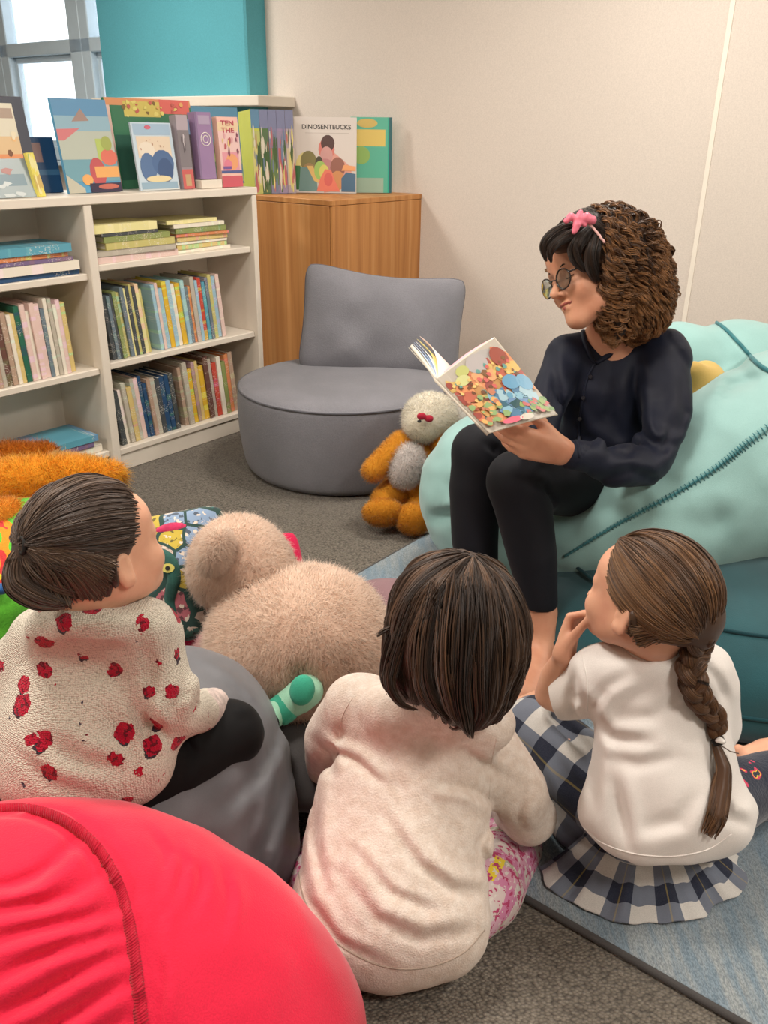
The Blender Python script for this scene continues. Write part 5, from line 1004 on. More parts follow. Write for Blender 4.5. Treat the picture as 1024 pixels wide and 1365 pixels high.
# ------------------------------------------------------------------ girls
def tied_hair(S, H, sc=1.):
    H.e(S, (-.014, 0, .038), (.102*sc, .0835*sc, .0895*sc), 0)
def tied_strands(H, pole, n, seed, plane_n=(1, 0, -.62), plane_d=.012, off=(.0, .003), r0=.0010, fr_=1.):
    """hair combed back over the skull from the hairline to the tie"""
    r = np.random.default_rng(seed); c = np.array((-.014, 0, .038)); rad = np.array((.102, .0835, .0895)); pn = np.array(plane_n, float)
    P = r.normal(size=(n*4, 3)); P /= np.linalg.norm(P, axis=1)[:, None]; L = c+P*rad; d = L @ pn-plane_d
    k = (d < 0) & (d > -.028*fr_) & (L[:, 2] > -.055); k |= (d < -.02) & (r.random(n*4) < .22) & (L[:, 2] > -.045); k &= ~((np.abs(L[:, 1]) > .045) & (L[:, 2] < .022) & (L[:, 0] > -.032)); P = P[k][:n]; N = len(P); T = 18; tt = np.linspace(0, 1, T)
    q = nrmz(pole); ang = np.arccos(np.clip(P @ q, -1, 1)); sa = np.sin(ang)+1e-6
    G = (np.sin((1-tt)[None]*ang[:, None])/sa[:, None])[..., None]*P[:, None]+(np.sin(tt[None]*ang[:, None])/sa[:, None])[..., None]*q
    sag = np.sin(tt*np.pi)[None]*.10*r.normal(0, .5, (N, 1)); G = G+np.cross(P, q)[:, None]*sag[..., None]*.5; G /= np.linalg.norm(G, axis=2)[..., None]
    o = r.uniform(*off, (N, 1))+.0028*np.abs(np.sin(r.integers(0, 9, (N, 1))))*1.; cl = np.floor((np.arctan2((P @ np.cross(q, [0, .3, 1.])), P @ np.cross(q, [1, 0, 0.])))*9)
    o = o+.0022*np.sin(cl[:, None]*7.7)+.0015*np.sin(cl[:, None]*3.1+tt[None]*6)
    W3 = H.o+((c+G*(rad+0)+G*o[..., None])*H.s) @ H.F.T
    rn = np.clip(.5+.28*np.sin(cl*5.3)+r.normal(0, .2, N), 0, 1); return strands(W3, r0*H.s*(1-.3*tt)[None], seed, rnd=rn)
def nape(S, H, px_, grow=.0075, zlo=-.070, slope=.25):
    T_ = SDF(.005); H.build(T_, True, .45); pr = list(T_.p)
    F32 = H.F.astype(np.float32); o = H.o.astype(np.float32); sc = H.s
    def fn(P):
        L = (P-o) @ F32/sc; d = T_.ev(P, pr)-grow; return smax(smax(d, (L[..., 0]-px_-slope*np.minimum(L[..., 2], 0))*sc, .008), (zlo-L[..., 2])*sc, .008)
    c = H.w(-.03, 0, -.03); S.add(fn, c-.14, c+.14, .006)
def comb_px(bv, starts, tie, n, seed, off=.0015, T=18, bow=0.):
    r = np.random.default_rng(seed); s2 = spline(np.array([(a, b, 0) for a, b in starts], float), 200); out = []; rn = []; tx = np.array(tie, float)
    for i in range(n):
        k = r.integers(0, 200); a = s2[k, :2]+r.normal(0, 2.2, 2); t = np.linspace(0, .93, T)[:, None]; nrm_ = np.array([-(tx-a)[1], (tx-a)[0]]); p = a*(1-t)+tx*t+nrm_*bow*np.sin(t*np.pi); P = []
        for q in p:
            d_ = ray(*q); h = bv.ray_cast(Vector(CAM), Vector(d_).normalized()); P.append(np.array(h[0])+np.array(h[1])*(off+.002*math.sin(k*.35)+.0008*r.normal()) if h[0] is not None else None)
        if any(x is None for x in P): continue
        P = np.array(P)
        if np.abs(np.diff(P @ FW)).max() > .03: continue
        P[1:-1] = P[1:-1]*.5+(P[:-2]+P[2:])*.25; out.append(P); rn.append(np.clip(.5+.25*math.sin(k*.35)+r.normal(0, .18), 0, 1))
    return strands(np.array(out), .0010*(1-.3*np.linspace(0, 1, T))[None], seed, rnd=np.array(rn))
def solid(S, rnd=.12):
    V, Q = S.build(1); return V, Q, np.full(len(V), rnd), np.full(len(V), .2)
# ================= girl with loose hair, seen from behind
MBs = np.array([.04, 1.16, 0])
P_ = root('person', MBs, 'girl with loose brown hair and cream top sitting cross-legged with back turned', 'person')
HM = Head(608, 836, 1.225, (.12, .35, .93), (.06, .93, -.36), 1.0)
S = SDF(.005); HM.build(S, True, .5); S.cap([HM.w(-.02, 0, -.05), at(598, 925, 1.24), at(590, 950, 1.23)], [.045, .042, .05], .03)
def M_t(S, g=0):
    eb(S, 556, 985, 1.245, 100, 72, -18, .095, .04, grow=g); eb(S, 535, 1085, 1.185, 120, 112, 0, .115, .06, grow=g); eb(S, 520, 1180, 1.115, 124, 112, 0, .135, .06, grow=g)
def M_a(S, g=0):
    cp(S, [(478, 942, 1.27, 46), (440, 985, 1.33, 34), (436, 1022, 1.42, 28), (470, 1030, 1.55, 24)], .035, grow=g)
    cp(S, [(650, 1010, 1.27, 50), (690, 1052, 1.25, 40), (704, 1088, 1.28, 35)], .035, grow=g); cp(S, [(704, 1088, 1.28, 35), (680, 1078, 1.40, 28), (640, 1050, 1.50, 22)], .015, grow=g)
def M_l(S, g=0):
    cp(S, [(575, 1225, 1.12, 58), (640, 1185, 1.19, 54), (678, 1135, 1.34, 42)], .03, grow=g); cp(S, [(678, 1135, 1.34, 42), (600, 1120, 1.48, 30), (520, 1110, 1.52, 24)], .02, grow=g)
    cp(S, [(480, 1225, 1.12, 56), (430, 1180, 1.22, 48), (440, 1130, 1.38, 38)], .03, grow=g); cp(S, [(440, 1130, 1.38, 38), (520, 1120, 1.5, 28), (590, 1115, 1.55, 22)], .02, grow=g)
M_t(S, -.016); M_a(S, -.014); M_l(S, -.012); S.cap([at(470, 1030, 1.55), at(500, 1032, 1.60)], .018, .01); S.cap([at(640, 1050, 1.50), at(610, 1040, 1.56)], .018, .01)
hand(S, at(500, 1032, 1.60), cb(.9, 0, .3), cb(0, .9, -.2), .72, 1, [(.4, .6, .4)]*4); hand(S, at(610, 1040, 1.56), cb(-.9, 0, .3), cb(0, .9, -.2), .72, -1, [(.4, .6, .4)]*4)
for a in ([(520, 1110, 1.52, 20), (480, 1112, 1.56, 20), (440, 1100, 1.60, 16)], [(590, 1115, 1.55, 20), (630, 1112, 1.60, 19), (660, 1100, 1.64, 15)]): cp(S, a, .015)
S.plane((0, 0, .012), (0, 0, -1), .01); sdf_obj(S, 'body', M_skinK, P_)
S = SDF(.005); M_t(S); M_a(S); cp(S, [(460, 1235, 1.06, 62), (520, 1262, 1.045, 52), (590, 1240, 1.06, 58)], .06)
cp(S, [(520, 945, 1.20, 34), (590, 940, 1.19, 34), (650, 965, 1.20, 36)], .05); S.cap([HM.w(-.02, 0, -.07), HM.w(0, 0, .02)], [.045, .085], .01, 's')
for a in ([(470, 990, 1.15, 2), (500, 1015, 1.13, 4), (530, 1050, 1.12, 3)], [(655, 1062, 1.15, 2), (640, 1050, 1.14, 5), (600, 1040, 1.13, 3)], [(660, 1075, 1.16, 2), (652, 1110, 1.12, 4), (650, 1140, 1.1, 2)], [(442, 1040, 1.24, 3), (430, 1075, 1.2, 5), (425, 1110, 1.18, 2)], [(540, 1130, 1.05, 2), (580, 1180, 1.01, 5), (630, 1200, 1.03, 3)], [(490, 1170, .99, 2), (520, 1215, .97, 5), (570, 1235, .98, 3)], [(420, 1190, 1.0, 2), (450, 1240, .96, 4), (500, 1270, .95, 3)], [(455, 965, 1.2, 2), (448, 1000, 1.22, 4), (450, 1030, 1.26, 3)], [(690, 1020, 1.2, 2), (668, 1060, 1.17, 4), (668, 1095, 1.2, 3)], [(600, 1090, 1.09, 1), (625, 1130, 1.08, 4), (640, 1160, 1.08, 1)]): cp(S, a, .022, 's')
S.disp(crease(([(515, 1090), (555, 1150), (600, 1185), (645, 1190)], 8, .010), ([(455, 1165), (500, 1225), (560, 1252), (630, 1240)], 9, .010), ([(440, 1000), (475, 1015), (515, 1050)], 6, .008), ([(658, 1070), (625, 1052), (580, 1045)], 6, .009), ([(656, 1085), (640, 1130), (655, 1170)], 7, .008), ([(424, 1050), (420, 1120), (432, 1190)], 7, .010), ([(398, 1130), (412, 1200), (450, 1255), (520, 1290)], 7, .008), ([(620, 1003), (655, 1025), (690, 1045)], 6, .005), ([(700, 1050), (690, 1085), (700, 1110)], 6, .006), ([(420, 985), (440, 1005), (442, 1035)], 6, .008), ([(470, 1130), (520, 1190), (580, 1215)], 6, .006)))
S.disp(lambda P: .002*vnoise(P, 9, 61)+.0014*vnoise(P*np.float32([1.4, 1.4, .8]), 17, 62)+.0010*vnoise(P, 45, 63)); S.plane((0, 0, .006), (0, 0, -1), .015)
M_cream = fabric('cream_heather_knit', 'e9ddd2', .06, 60, 330, .5, .95, .1, .003, .1, col2='dccbbd'); V, Q = S.build(2); sh_o = link('sweatshirt', mkmesh('sweatshirt', V, [Q]), M_cream, P_)
bvM = bvh_of(V, Q)
def thread_seam(parent, bv, pts, r_, mat, off=.0, name='seam'):
    sp = onsurf(bv, pts, 50, off)
    if len(sp) > 5: m = MB(); m.tube(sp, r_, 6); m.obj(name, mat, parent, base=parent['_b'], smooth=True)
thread_seam(sh_o, bvM, [(662, 985), (655, 1020), (652, 1065)], .0010, M_cream); thread_seam(sh_o, bvM, [(470, 930), (455, 960), (450, 1010)], .0010, M_cream); thread_seam(sh_o, bvM, [(396, 1150), (408, 1205), (440, 1250), (500, 1285), (560, 1291), (615, 1272), (646, 1240)], .0016, fabric('cream_hem_stitch', 'b9a898'), name='hem_stitch')
def floral():
    t = NT('pink_floral_cotton'); co = coords(t); n = t.n('ShaderNodeTexNoise', Vector=co, Scale=16., Detail=4.); v = t.n('ShaderNodeTexVoronoi', Vector=t.n('ShaderNodeVectorMath', _operation='ADD', i0=co, i1=t.n('ShaderNodeVectorMath', _operation='MULTIPLY', i0=(n, 'Color'), i1=(.05, .05, .05))), Scale=26.)
    sc = t.n('ShaderNodeSeparateColor', Color=(v, 'Color')); c = t.ramp(sc, [(0, 'd7a0b6'), (.25, 'd9c8c6'), (.42, 'cf86aa'), (.58, 'd6ccc8'), (.72, 'd8acbf'), (.86, 'b9b8a0'), (.94, 'e8d040')], 'CONSTANT')
    n2 = t.n('ShaderNodeTexNoise', Vector=co, Scale=75., Detail=4.); e = t.mix(t.math('GREATER_THAN', n2, .58), c, lin('b8456f')); e = t.mix(t.math('LESS_THAN', n2, .40), e, lin('dfd8d2')); t.bc(e); return t.fin(.85, .1, .2)
S = SDF(.006); M_l(S, .002); eb(S, 520, 1215, 1.14, 118, 70, 0, .13, .04, grow=-.008); S.plane((0, 0, .004), (0, 0, -1), .015); S.disp(lambda P: .003*vnoise(P, 18, 64)); sdf_obj(S, 'trousers', floral(), P_, relax=2)
# loose hair
S = SDF(.006); HM.e(S, (-.014, 0, .038), (.108, .092, .092), 0); eb(S, 606, 842, 1.185, 84, 90, 0, .085, .05); cp(S, [(560, 860, 1.19, 34), (545, 900, 1.165, 26), (548, 925, 1.155, 14)], .04); cp(S, [(620, 880, 1.16, 66), (622, 925, 1.13, 44), (624, 960, 1.115, 16)], .05); cp(S, [(664, 850, 1.2, 30), (668, 910, 1.17, 24), (655, 945, 1.14, 14)], .04)
HM.e(S, (.10, 0, -.03), (.075, .09, .10), .02, 's')
fr0 = at(628, 748, 1.2); S.disp(lambda P: .0022*np.sin(np.arctan2((P-HM.o.astype(np.float32)) @ HM.F[:, 1].astype(np.float32), -((P-HM.o.astype(np.float32)) @ HM.F[:, 0].astype(np.float32)))*22+3*vnoise(P, 9, 66))+.002*vnoise(P*np.float32([1.5, 1.5, .6]), 18, 65))
V, Q = S.build(1); Cm = at(608, 838, 1.2); sh = Shell(V, Q, Cm, at(630, 742, 1.21)-Cm, -HM.F[:, 0], 60, 90)
r = np.random.default_rng(71); N = 3000; T = 30; tt = np.linspace(0, 1, T)[None]; ph = r.uniform(-2.2, 2.2, N); cl = np.floor(ph*11); t1 = r.uniform(1.9, 2.75, N)-.22*np.abs(ph); th0 = r.uniform(.04, .5, N)
TH_ = th0[:, None]+(t1-th0)[:, None]*tt; PH_ = ph[:, None]*(1-.16*tt*tt)+.05*np.sin(TH_*3.2+cl[:, None]*1.7)*tt+(.10*np.sin(cl*9.1))[:, None]*tt**3
G = sh(TH_, PH_, off=(r.uniform(-.001, .004, N)+.003*np.sin(cl*5.1))[:, None]+.002*np.sin(TH_*6+cl[:, None])); parts = [(V, Q, np.full(len(V), .15), np.full(len(V), .3)), strands(G, .0010*(1-.4*tt), 5, rnd=np.clip(.45+.32*np.sin(cl*5.3)+r.normal(0, .18, N), 0, 1))]
for i, (pts, rd, n) in enumerate((([(562, 780, 1.16), (536, 845, 1.13), (522, 890, 1.12), (520, 915, 1.11), (534, 938, 1.105), (558, 948, 1.10)], [.012, .012, .009, .006, .002], 90), ([(580, 780, 1.15), (562, 850, 1.11), (560, 910, 1.09), (572, 940, 1.085), (592, 953, 1.085)], [.014, .012, .008, .002], 100), ([(625, 765, 1.15), (622, 840, 1.095), (616, 920, 1.07), (620, 955, 1.065), (628, 984, 1.07)], [.026, .022, .016, .004], 260), ([(645, 770, 1.16), (660, 850, 1.11), (660, 910, 1.09), (655, 945, 1.08), (640, 968, 1.08)], [.022, .018, .012, .003], 200), ([(600, 780, 1.14), (592, 860, 1.095), (596, 930, 1.075), (606, 958, 1.07)], [.020, .016, .005], 160), ([(590, 770, 1.15), (575, 840, 1.115), (570, 900, 1.095), (580, 935, 1.08), (600, 960, 1.075)], [.018, .020, .014, .004], 220), ([(612, 765, 1.15), (602, 840, 1.10), (600, 900, 1.08), (608, 945, 1.07), (620, 972, 1.068)], [.024, .024, .016, .004], 260), ([(635, 765, 1.15), (642, 840, 1.095), (640, 910, 1.07), (640, 950, 1.065), (632, 975, 1.068)], [.026, .024, .016, .004], 240), ([(540, 815, 1.17), (520, 860, 1.15), (513, 900, 1.14), (518, 925, 1.135)], [.010, .010, .008, .004], 90), ([(683, 800, 1.2), (690, 850, 1.18), (686, 900, 1.16), (672, 935, 1.14)], [.012, .013, .011, .004], 120), ([(524, 836, 1.16), (510, 842, 1.155), (502, 848, 1.15)], [.004, .004, .003], 14))):
    parts.append(lock([at(*q) for q in pts], ([rd[0]]+list(rd)) if len(pts) > 4 else rd, n, 80+i, .0009, .6, 30, .22, st=.5, rndc=.35+.25*math.sin(i*2.3)))
merge_hair('hair', parts, M_hairM, P_)
# ================= girl in dotted cardigan
LB = np.array([-.42, 1.15, .20])
P_ = root('person', LB, 'girl with ponytail and white cardigan with red dots sitting on the grey beanbag', 'person')
HL = Head(132, 742, 1.15, (.62, .37, .69), (-.19, .90, -.36), .96)
S = SDF(.0045); HL.build(S, True, .45); S.cap([HL.w(-.03, 0, -.05), at(128, 812, 1.17), at(125, 835, 1.16)], [.052, .048, .055], .03)
def L_t(S, g=0):
    eb(S, 120, 905, 1.17, 100, 80, 0, .095, .04, grow=g); eb(S, 108, 985, 1.13, 112, 92, 0, .115, .06, grow=g); cp(S, [(55, 850, 1.19, 42), (125, 832, 1.18, 36), (195, 846, 1.17, 42)], .04, grow=g)
def L_a(S, g=0):
    cp(S, [(200, 868, 1.15, 40), (222, 920, 1.13, 40), (232, 950, 1.14, 34), (264, 950, 1.22, 28), (284, 938, 1.34, 19)], .035, grow=g)
    cp(S, [(30, 885, 1.20, 42), (-15, 960, 1.22, 36), (0, 1000, 1.32, 28), (60, 1000, 1.42, 22)], .035, grow=g)
def L_l(S, g=0):
    cp(S, [(120, 1052, 1.13, 60), (225, 1026, 1.18, 55), (306, 978, 1.28, 42)], .03, grow=g); cp(S, [(306, 978, 1.28, 42), (335, 985, 1.38, 28), (356, 960, 1.46, 18)], .02, grow=g)
    cp(S, [(60, 1050, 1.2, 56), (120, 1010, 1.38, 44), (180, 990, 1.5, 36)], .03, grow=g); cp(S, [(180, 990, 1.5, 36), (240, 985, 1.5, 28), (290, 975, 1.52, 22)], .02, grow=g)
L_t(S, -.014); L_a(S, -.014); L_l(S, -.010)
cp(S, [(350, 965, 1.45, 17), (366, 951, 1.475, 14), (380, 940, 1.50, 17), (400, 927, 1.51, 19), (412, 920, 1.52, 18)], .01)
hand(S, at(276, 940, 1.34), cb(.7, .1, .7), cb(.1, .9, -.3), .72, 1, [(.3, .4, .3)]*4); hand(S, at(60, 1000, 1.42), cb(.9, .1, .4), cb(.1, .9, -.3), .72, -1, [(.3, .4, .3)]*4)
V, Q = S.build(1); link('body', mkmesh('body', V, [Q]), M_skinK, P_); bvB = bvh_of(V, Q)
def knit():
    t = NT('speckled_cardigan_knit'); co = coords(t); mp = t.n('ShaderNodeMapping', Vector=co, Scale=(1., 1., 1.25)); v = t.n('ShaderNodeTexVoronoi', Vector=mp, Scale=300., Randomness=.5)
    base = t.ramp(v, [(0., 'ddd5c6'), (.5, 'd6cdbd'), (.75, 'b3a999'), (1., '8a8074')]); n = t.n('ShaderNodeTexNoise', Vector=co, Scale=60., Detail=3.)
    wv = t.n('ShaderNodeVectorMath', _operation='ADD', i0=co, i1=t.n('ShaderNodeVectorMath', _operation='MULTIPLY', i0=(n, 'Color'), i1=(.013, .013, .013)))
    n3 = t.n('ShaderNodeTexNoise', Vector=co, Scale=140., Detail=2.); wv = t.n('ShaderNodeVectorMath', _operation='ADD', i0=wv, i1=t.n('ShaderNodeVectorMath', _operation='MULTIPLY', i0=(n3, 'Color'), i1=(.009, .009, .009)))
    def dots(sc_, off, thr, keep):
        d = t.n('ShaderNodeTexVoronoi', Vector=t.n('ShaderNodeVectorMath', _operation='ADD', i0=wv, i1=off), Scale=sc_, Randomness=.85); q = t.n('ShaderNodeSeparateColor', Color=(d, 'Color'))
        lim = t.math('ADD', thr, t.math('MULTIPLY', (q, 'Green'), .12)); return t.math('MULTIPLY', t.math('SUBTRACT', lim, d), 1.), t.math('GREATER_THAN', q, keep), d
    a, on, d1 = dots(20., (.0, .0, .0), .235, .08); dk, on2, _ = dots(20., (.003, .002, .007), .17, .5)
    c = t.mix(t.math('MULTIPLY', t.math('GREATER_THAN', dk, 0.), on2), base, lin('3a3038')); c = t.mix(t.math('MULTIPLY', t.math('GREATER_THAN', a, 0.), on), c, t.mix(t.math('GREATER_THAN', n3, .56), lin('b01230'), lin('6a0f20')))
    sm, on3, _ = dots(35., (.5, .2, .1), .02, .72); c = t.mix(t.math('MULTIPLY', t.math('GREATER_THAN', sm, 0.), on3), c, lin('4a4550'))
    t.bc(c); t.bump(t.math('MULTIPLY', v, -1.), .8, .004); return t.fin(.92, .15, .15)
S = SDF(.005); L_t(S); L_a(S); cp(S, [(60, 1040, 1.09, 52), (120, 1042, 1.075, 50), (175, 1020, 1.10, 50)], .05)
cp(S, [(70, 846, 1.14, 36), (130, 838, 1.12, 32), (188, 840, 1.145, 36)], .04); cp(S, [(58, 836, 1.11, 24), (100, 834, 1.078, 24), (145, 832, 1.082, 24), (195, 832, 1.13, 28)], .03); S.cap([HL.w(-.0, 0, -.03), HL.w(0, 0, .03)], [.055, .085], .005, 's')
for a in ([(192, 925, 1.03, 2), (200, 950, 1.04, 6), (215, 975, 1.06, 4)], [(180, 930, 1.04, 2), (190, 965, 1.03, 5), (205, 1010, 1.04, 3)], [(225, 960, 1.08, 2), (240, 985, 1.1, 4)], [(60, 1000, .99, 2), (110, 1030, .98, 4), (160, 1035, 1.0, 2)], [(150, 960, 1.03, 1), (175, 990, 1.02, 4), (190, 1030, 1.03, 2)], [(255, 905, 1.15, 1), (250, 930, 1.16, 3), (240, 950, 1.14, 2)]): cp(S, a, .022, 's')
S.plane(at(120, 1079, 1.06), cb(-.10, -1, .22), .006)
S.disp(crease(([(192, 932), (200, 960), (222, 985)], 8, .014), ([(175, 930), (190, 970), (200, 1010)], 9, .010), ([(60, 985), (110, 1015), (170, 1030)], 12, .009), ([(140, 940), (165, 985), (185, 1020)], 11, .008), ([(250, 890), (245, 925), (228, 945)], 8, .008), ([(190, 850), (200, 890), (195, 930)], 9, .007), ([(20, 1000), (70, 1045), (130, 1060)], 9, .008), ([(262, 915), (262, 940), (255, 960)], 6, .006), ([(60, 840), (100, 850), (150, 838)], 9, .005))); S.disp(lambda P: .003*vnoise(P, 11, 71)+.002*vnoise(P, 24, 72)); sdf_obj(S, 'cardigan', knit(), P_, relax=2)
S = SDF(.004); cp(S, [(266, 949, 1.235, 28), (284, 939, 1.30, 22)], 0); S.plane(at(266, 949, 1.235), cb(-.85, -.4, -.3), .003); sdf_obj(S, 'cuff', fabric('pale_pink_cuff', 'd8c4bc', .2, 60, 300, .5), P_)
S = SDF(.0055); L_l(S); eb(S, 110, 1040, 1.14, 108, 66, 0, .12, .04); 
for a in ([(228, 980, 1.1, 1), (250, 985, 1.12, 3), (262, 1000, 1.13, 1)],): cp(S, a, .02, 's')
S.disp(crease(([(228, 978), (250, 990), (262, 1010)], 7, .008), ([(240, 1060), (250, 1020), (248, 990)], 9, .006), ([(300, 945), (320, 960), (340, 955)], 6, .003))); S.disp(lambda P: .002*vnoise(P, 14, 73)); sdf_obj(S, 'leggings', fabric('black_leggings', '09090b', .05, 9, 600, .1, .75, .03, .001, .2), P_, relax=2)
S = SDF(.004); SK = [(361, 956, 1.465, 17), (380, 942, 1.495, 19.5), (398, 930, 1.505, 22), (409, 921, 1.51, 22.5)]; cp(S, SK, .01); S.disp(lambda P: .0008*vnoise(P, 40, 74)); V, Q = S.build(1); so = link('sock', mkmesh('sock', V, [Q]), fabric('mint_sock', 'a6ddc0', .05, 30, 600, .3), P_, label='mint green sock with teal patches')
S = SDF(.0035); eb(S, 403, 920, 1.475, 17, 21, -12, .020, k=0); S.p.append((lambda P, f=None: 0, None, None, 0, 'x')); S.p.pop(); sdf_obj(S, 'toe_patch', fabric('teal_sock_patch', '3aa588', .05, 30, 600, .3), so, base=so['_b'])
S = SDF(.0035); cp(S, [(372, 949, 1.483, 20.3), (379, 944, 1.492, 20.8)], 0); S.plane(at(384, 938, 1.49), cb(.8, .62, 0), .001); S.plane(at(368, 951, 1.48), cb(-.8, -.62, 0), .001); sdf_obj(S, 'heel_stripe', fabric('teal_sock_stripe', '3aa588', .05, 30, 600, .3), so, base=so['_b'])
# ponytail
S = SDF(.0055); tied_hair(S, HL); pn = nrmz(HL.F @ np.array([1, 0, -.62])); S.plane(HL.w(*(np.array([1, 0, -.62])*.012/1.3844)), pn, .012)
HL.e(S, (.03, -.07, -.045), (.035, .03, .05), .012, 's')
tail = [(35, 727, 1.078, 6), (26, 748, 1.075, 14), (30, 776, 1.068, 23), (56, 796, 1.058, 18), (90, 806, 1.058, 6)]; cp(S, [(98, 735, 1.13, 62), (60, 733, 1.10, 26), (37, 728, 1.082, 7)], .04); cp(S, tail, .01)
nape(S, HL, -.022); [HL.e(S, (-.004, y*.092, -.014), (.024, .026, .032), .006, 's') for y in (-1, 1)]
tiep = at(35, 727, 1.074); pole = np.linalg.inv(HL.F) @ (tiep-HL.w(-.014, 0, .038))
V, Q = S.build(1); parts = [(V, Q, np.full(len(V), .22), np.full(len(V), .2))]
a, q, rn, t_ = tied_strands(HL, pole/np.array((.102, .0835, .0895)), 2600, 3)
def pull(a, T, tie, t0=.62):
    A = a.reshape(-1, T, 3, 3); w = np.clip((np.linspace(0, 1, T)-t0)/(1-t0), 0, 1)**1.6; cen = A.mean(2, keepdims=True); dst = tie+(cen-cen[:, -1:])*.12+(A-cen); return (A*(1-w)[None, :, None, None]+dst*w[None, :, None, None]).reshape(-1, 3)
parts.append((pull(a, 18, tiep), q, rn, t_))
parts.append(comb_px(bvh_of(V, Q), [(150, 768), (142, 782), (132, 796), (120, 804), (98, 808), (66, 806)], (33, 729), 520, 41, bow=.10)); parts.append(comb_px(bvh_of(V, Q), [(156, 745), (152, 760), (144, 774), (138, 786)], (33, 729), 420, 42, bow=.06)); parts.append(lock([at(*t_[:3])-FW*.004 for t_ in tail], [rpx(at(*t_[:3]), t_[3]+1) for t_ in tail], 700, 91, .0010, .8, 26, .12)); merge_hair('hair', parts, M_hairL, P_)
m = MB(); m.tube([tiep+RT*.010*math.cos(a)*.5+UP*.011*math.sin(a)-FW*(.013+.005*math.cos(a)) for a in np.linspace(0, 6.283, 24)], .0030, 7, cap=False); m.obj('hair_tie', plain('black_elastic', '15120f', .7), P_, smooth=True)
# ================= girl with braid
RBs = np.array([.50, 1.26, 0])
P_ = root('person', RBs, 'girl with long braid in white tee and plaid skirt resting chin on hand', 'person')
HR = Head(860, 806, 1.30, (-.64, .37, .67), (.20, .90, -.34), 1.02)
S = SDF(.0042); HR.build(S, True, .5); S.cap([HR.w(-.03, 0, -.05), at(872, 865, 1.31), at(872, 890, 1.30)], [.048, .045, .052], .03)
def R_t(S, g=0):
    eb(S, 868, 932, 1.30, 86, 66, 0, .090, .04, grow=g); eb(S, 880, 1020, 1.255, 96, 88, 0, .105, .06, grow=g); eb(S, 888, 1075, 1.235, 100, 66, 0, .11, .06, grow=g); cp(S, [(798, 898, 1.30, 34), (870, 880, 1.31, 36), (940, 893, 1.31, 36)], .04, grow=g)
def R_s(S, g=0):
    cp(S, [(795, 908, 1.30, 36), (762, 925, 1.36, 34), (742, 930, 1.40, 30)], .03, grow=g); cp(S, [(948, 915, 1.32, 34), (955, 965, 1.35, 32)], .03, grow=g)
R_t(S, -.018); R_s(S, -.018)
cp(S, [(745, 929, 1.40, 20), (731, 925, 1.43, 18)], .01); cp(S, [(731, 925, 1.41, 18), (738, 900, 1.38, 17), (751, 875, 1.345, 13)], .012)
hand(S, at(752, 872, 1.345), cb(.30, .92, .05), cb(-.70, .25, .62), .78, -1, [(1.05, .45, .3), (1.1, .5, .3), (1.15, .5, .35), (1.2, .55, .4)], ((.8, .3, -.5), (.8, .3, -.5)), k=.003)
cp(S, [(955, 965, 1.35, 22), (930, 985, 1.45, 20), (800, 935, 1.56, 17), (738, 925, 1.58, 13)], .01)
hand(S, at(738, 926, 1.57), cb(-.88, -.30, -.2), cb(-.2, .85, -.4), .80, -1, [(.25, .5, .4), (.3, .5, .4), (.35, .5, .4), (.4, .6, .4)], ((.7, .5, -.3), (.9, .3, -.3)))
cp(S, [(860, 1085, 1.26, 50), (765, 1030, 1.36, 40), (718, 972, 1.47, 32)], .02); cp(S, [(718, 972, 1.47, 32), (770, 1050, 1.52, 24), (800, 1080, 1.5, 20)], .02)
cp(S, [(930, 1085, 1.28, 48), (985, 1052, 1.40, 40), (1050, 1030, 1.46, 32)], .02); cp(S, [(1095, 1000, 1.60, 24), (1055, 1002, 1.55, 22), (1020, 1006, 1.52, 21), (996, 1010, 1.50, 15), (984, 1000, 1.52, 8)], .012)
S.plane((0, 0, .018), (0, 0, -1), .01); V, Q = S.build(1); link('body', mkmesh('body', V, [Q]), M_skinK, P_); bvB = bvh_of(V, Q)
# tee
M_tee = fabric('white_jersey', 'ebe6e1', .02, 6, 700, .1, .8, .15, .001, .25)
S = SDF(.005); R_t(S); R_s(S); cp(S, [(800, 1085, 1.20, 26), (845, 1115, 1.175, 32), (900, 1120, 1.17, 32), (958, 1090, 1.19, 40), (985, 1080, 1.22, 16)], .05)
cp(S, [(810, 893, 1.28, 26), (868, 888, 1.265, 24), (925, 893, 1.28, 28)], .04); S.cap([HR.w(-.02, 0, -.055), HR.w(0, 0, .03)], [.052, .085], .005, 's')
S.plane(at(750, 936, 1.36)+cb(-.95, 0, .2)*.022, cb(-.93, -.25, .25), .004)
for a in ([(785, 945, 1.22, 2), (792, 985, 1.20, 5), (800, 1060, 1.17, 3)], [(790, 960, 1.2, 1), (840, 975, 1.17, 4), (880, 970, 1.165, 2)], [(800, 1000, 1.18, 2), (850, 1015, 1.15, 4), (900, 1010, 1.14, 1)], [(812, 1050, 1.17, 1), (826, 1090, 1.15, 4), (838, 1135, 1.12, 3)], [(840, 900, 1.22, 2), (800, 925, 1.22, 3), (785, 945, 1.24, 1)], [(765, 905, 1.28, 1), (760, 935, 1.30, 3), (765, 955, 1.32, 2)], [(948, 960, 1.2, 2), (952, 1010, 1.19, 5), (962, 1060, 1.18, 3)], [(930, 1060, 1.13, 2), (900, 1095, 1.12, 4), (850, 1100, 1.12, 2)]): cp(S, a, .020, 's')
S.plane(at(880, 1147, 1.14)+ZV*0, cb(.06, -1, .25), .006)
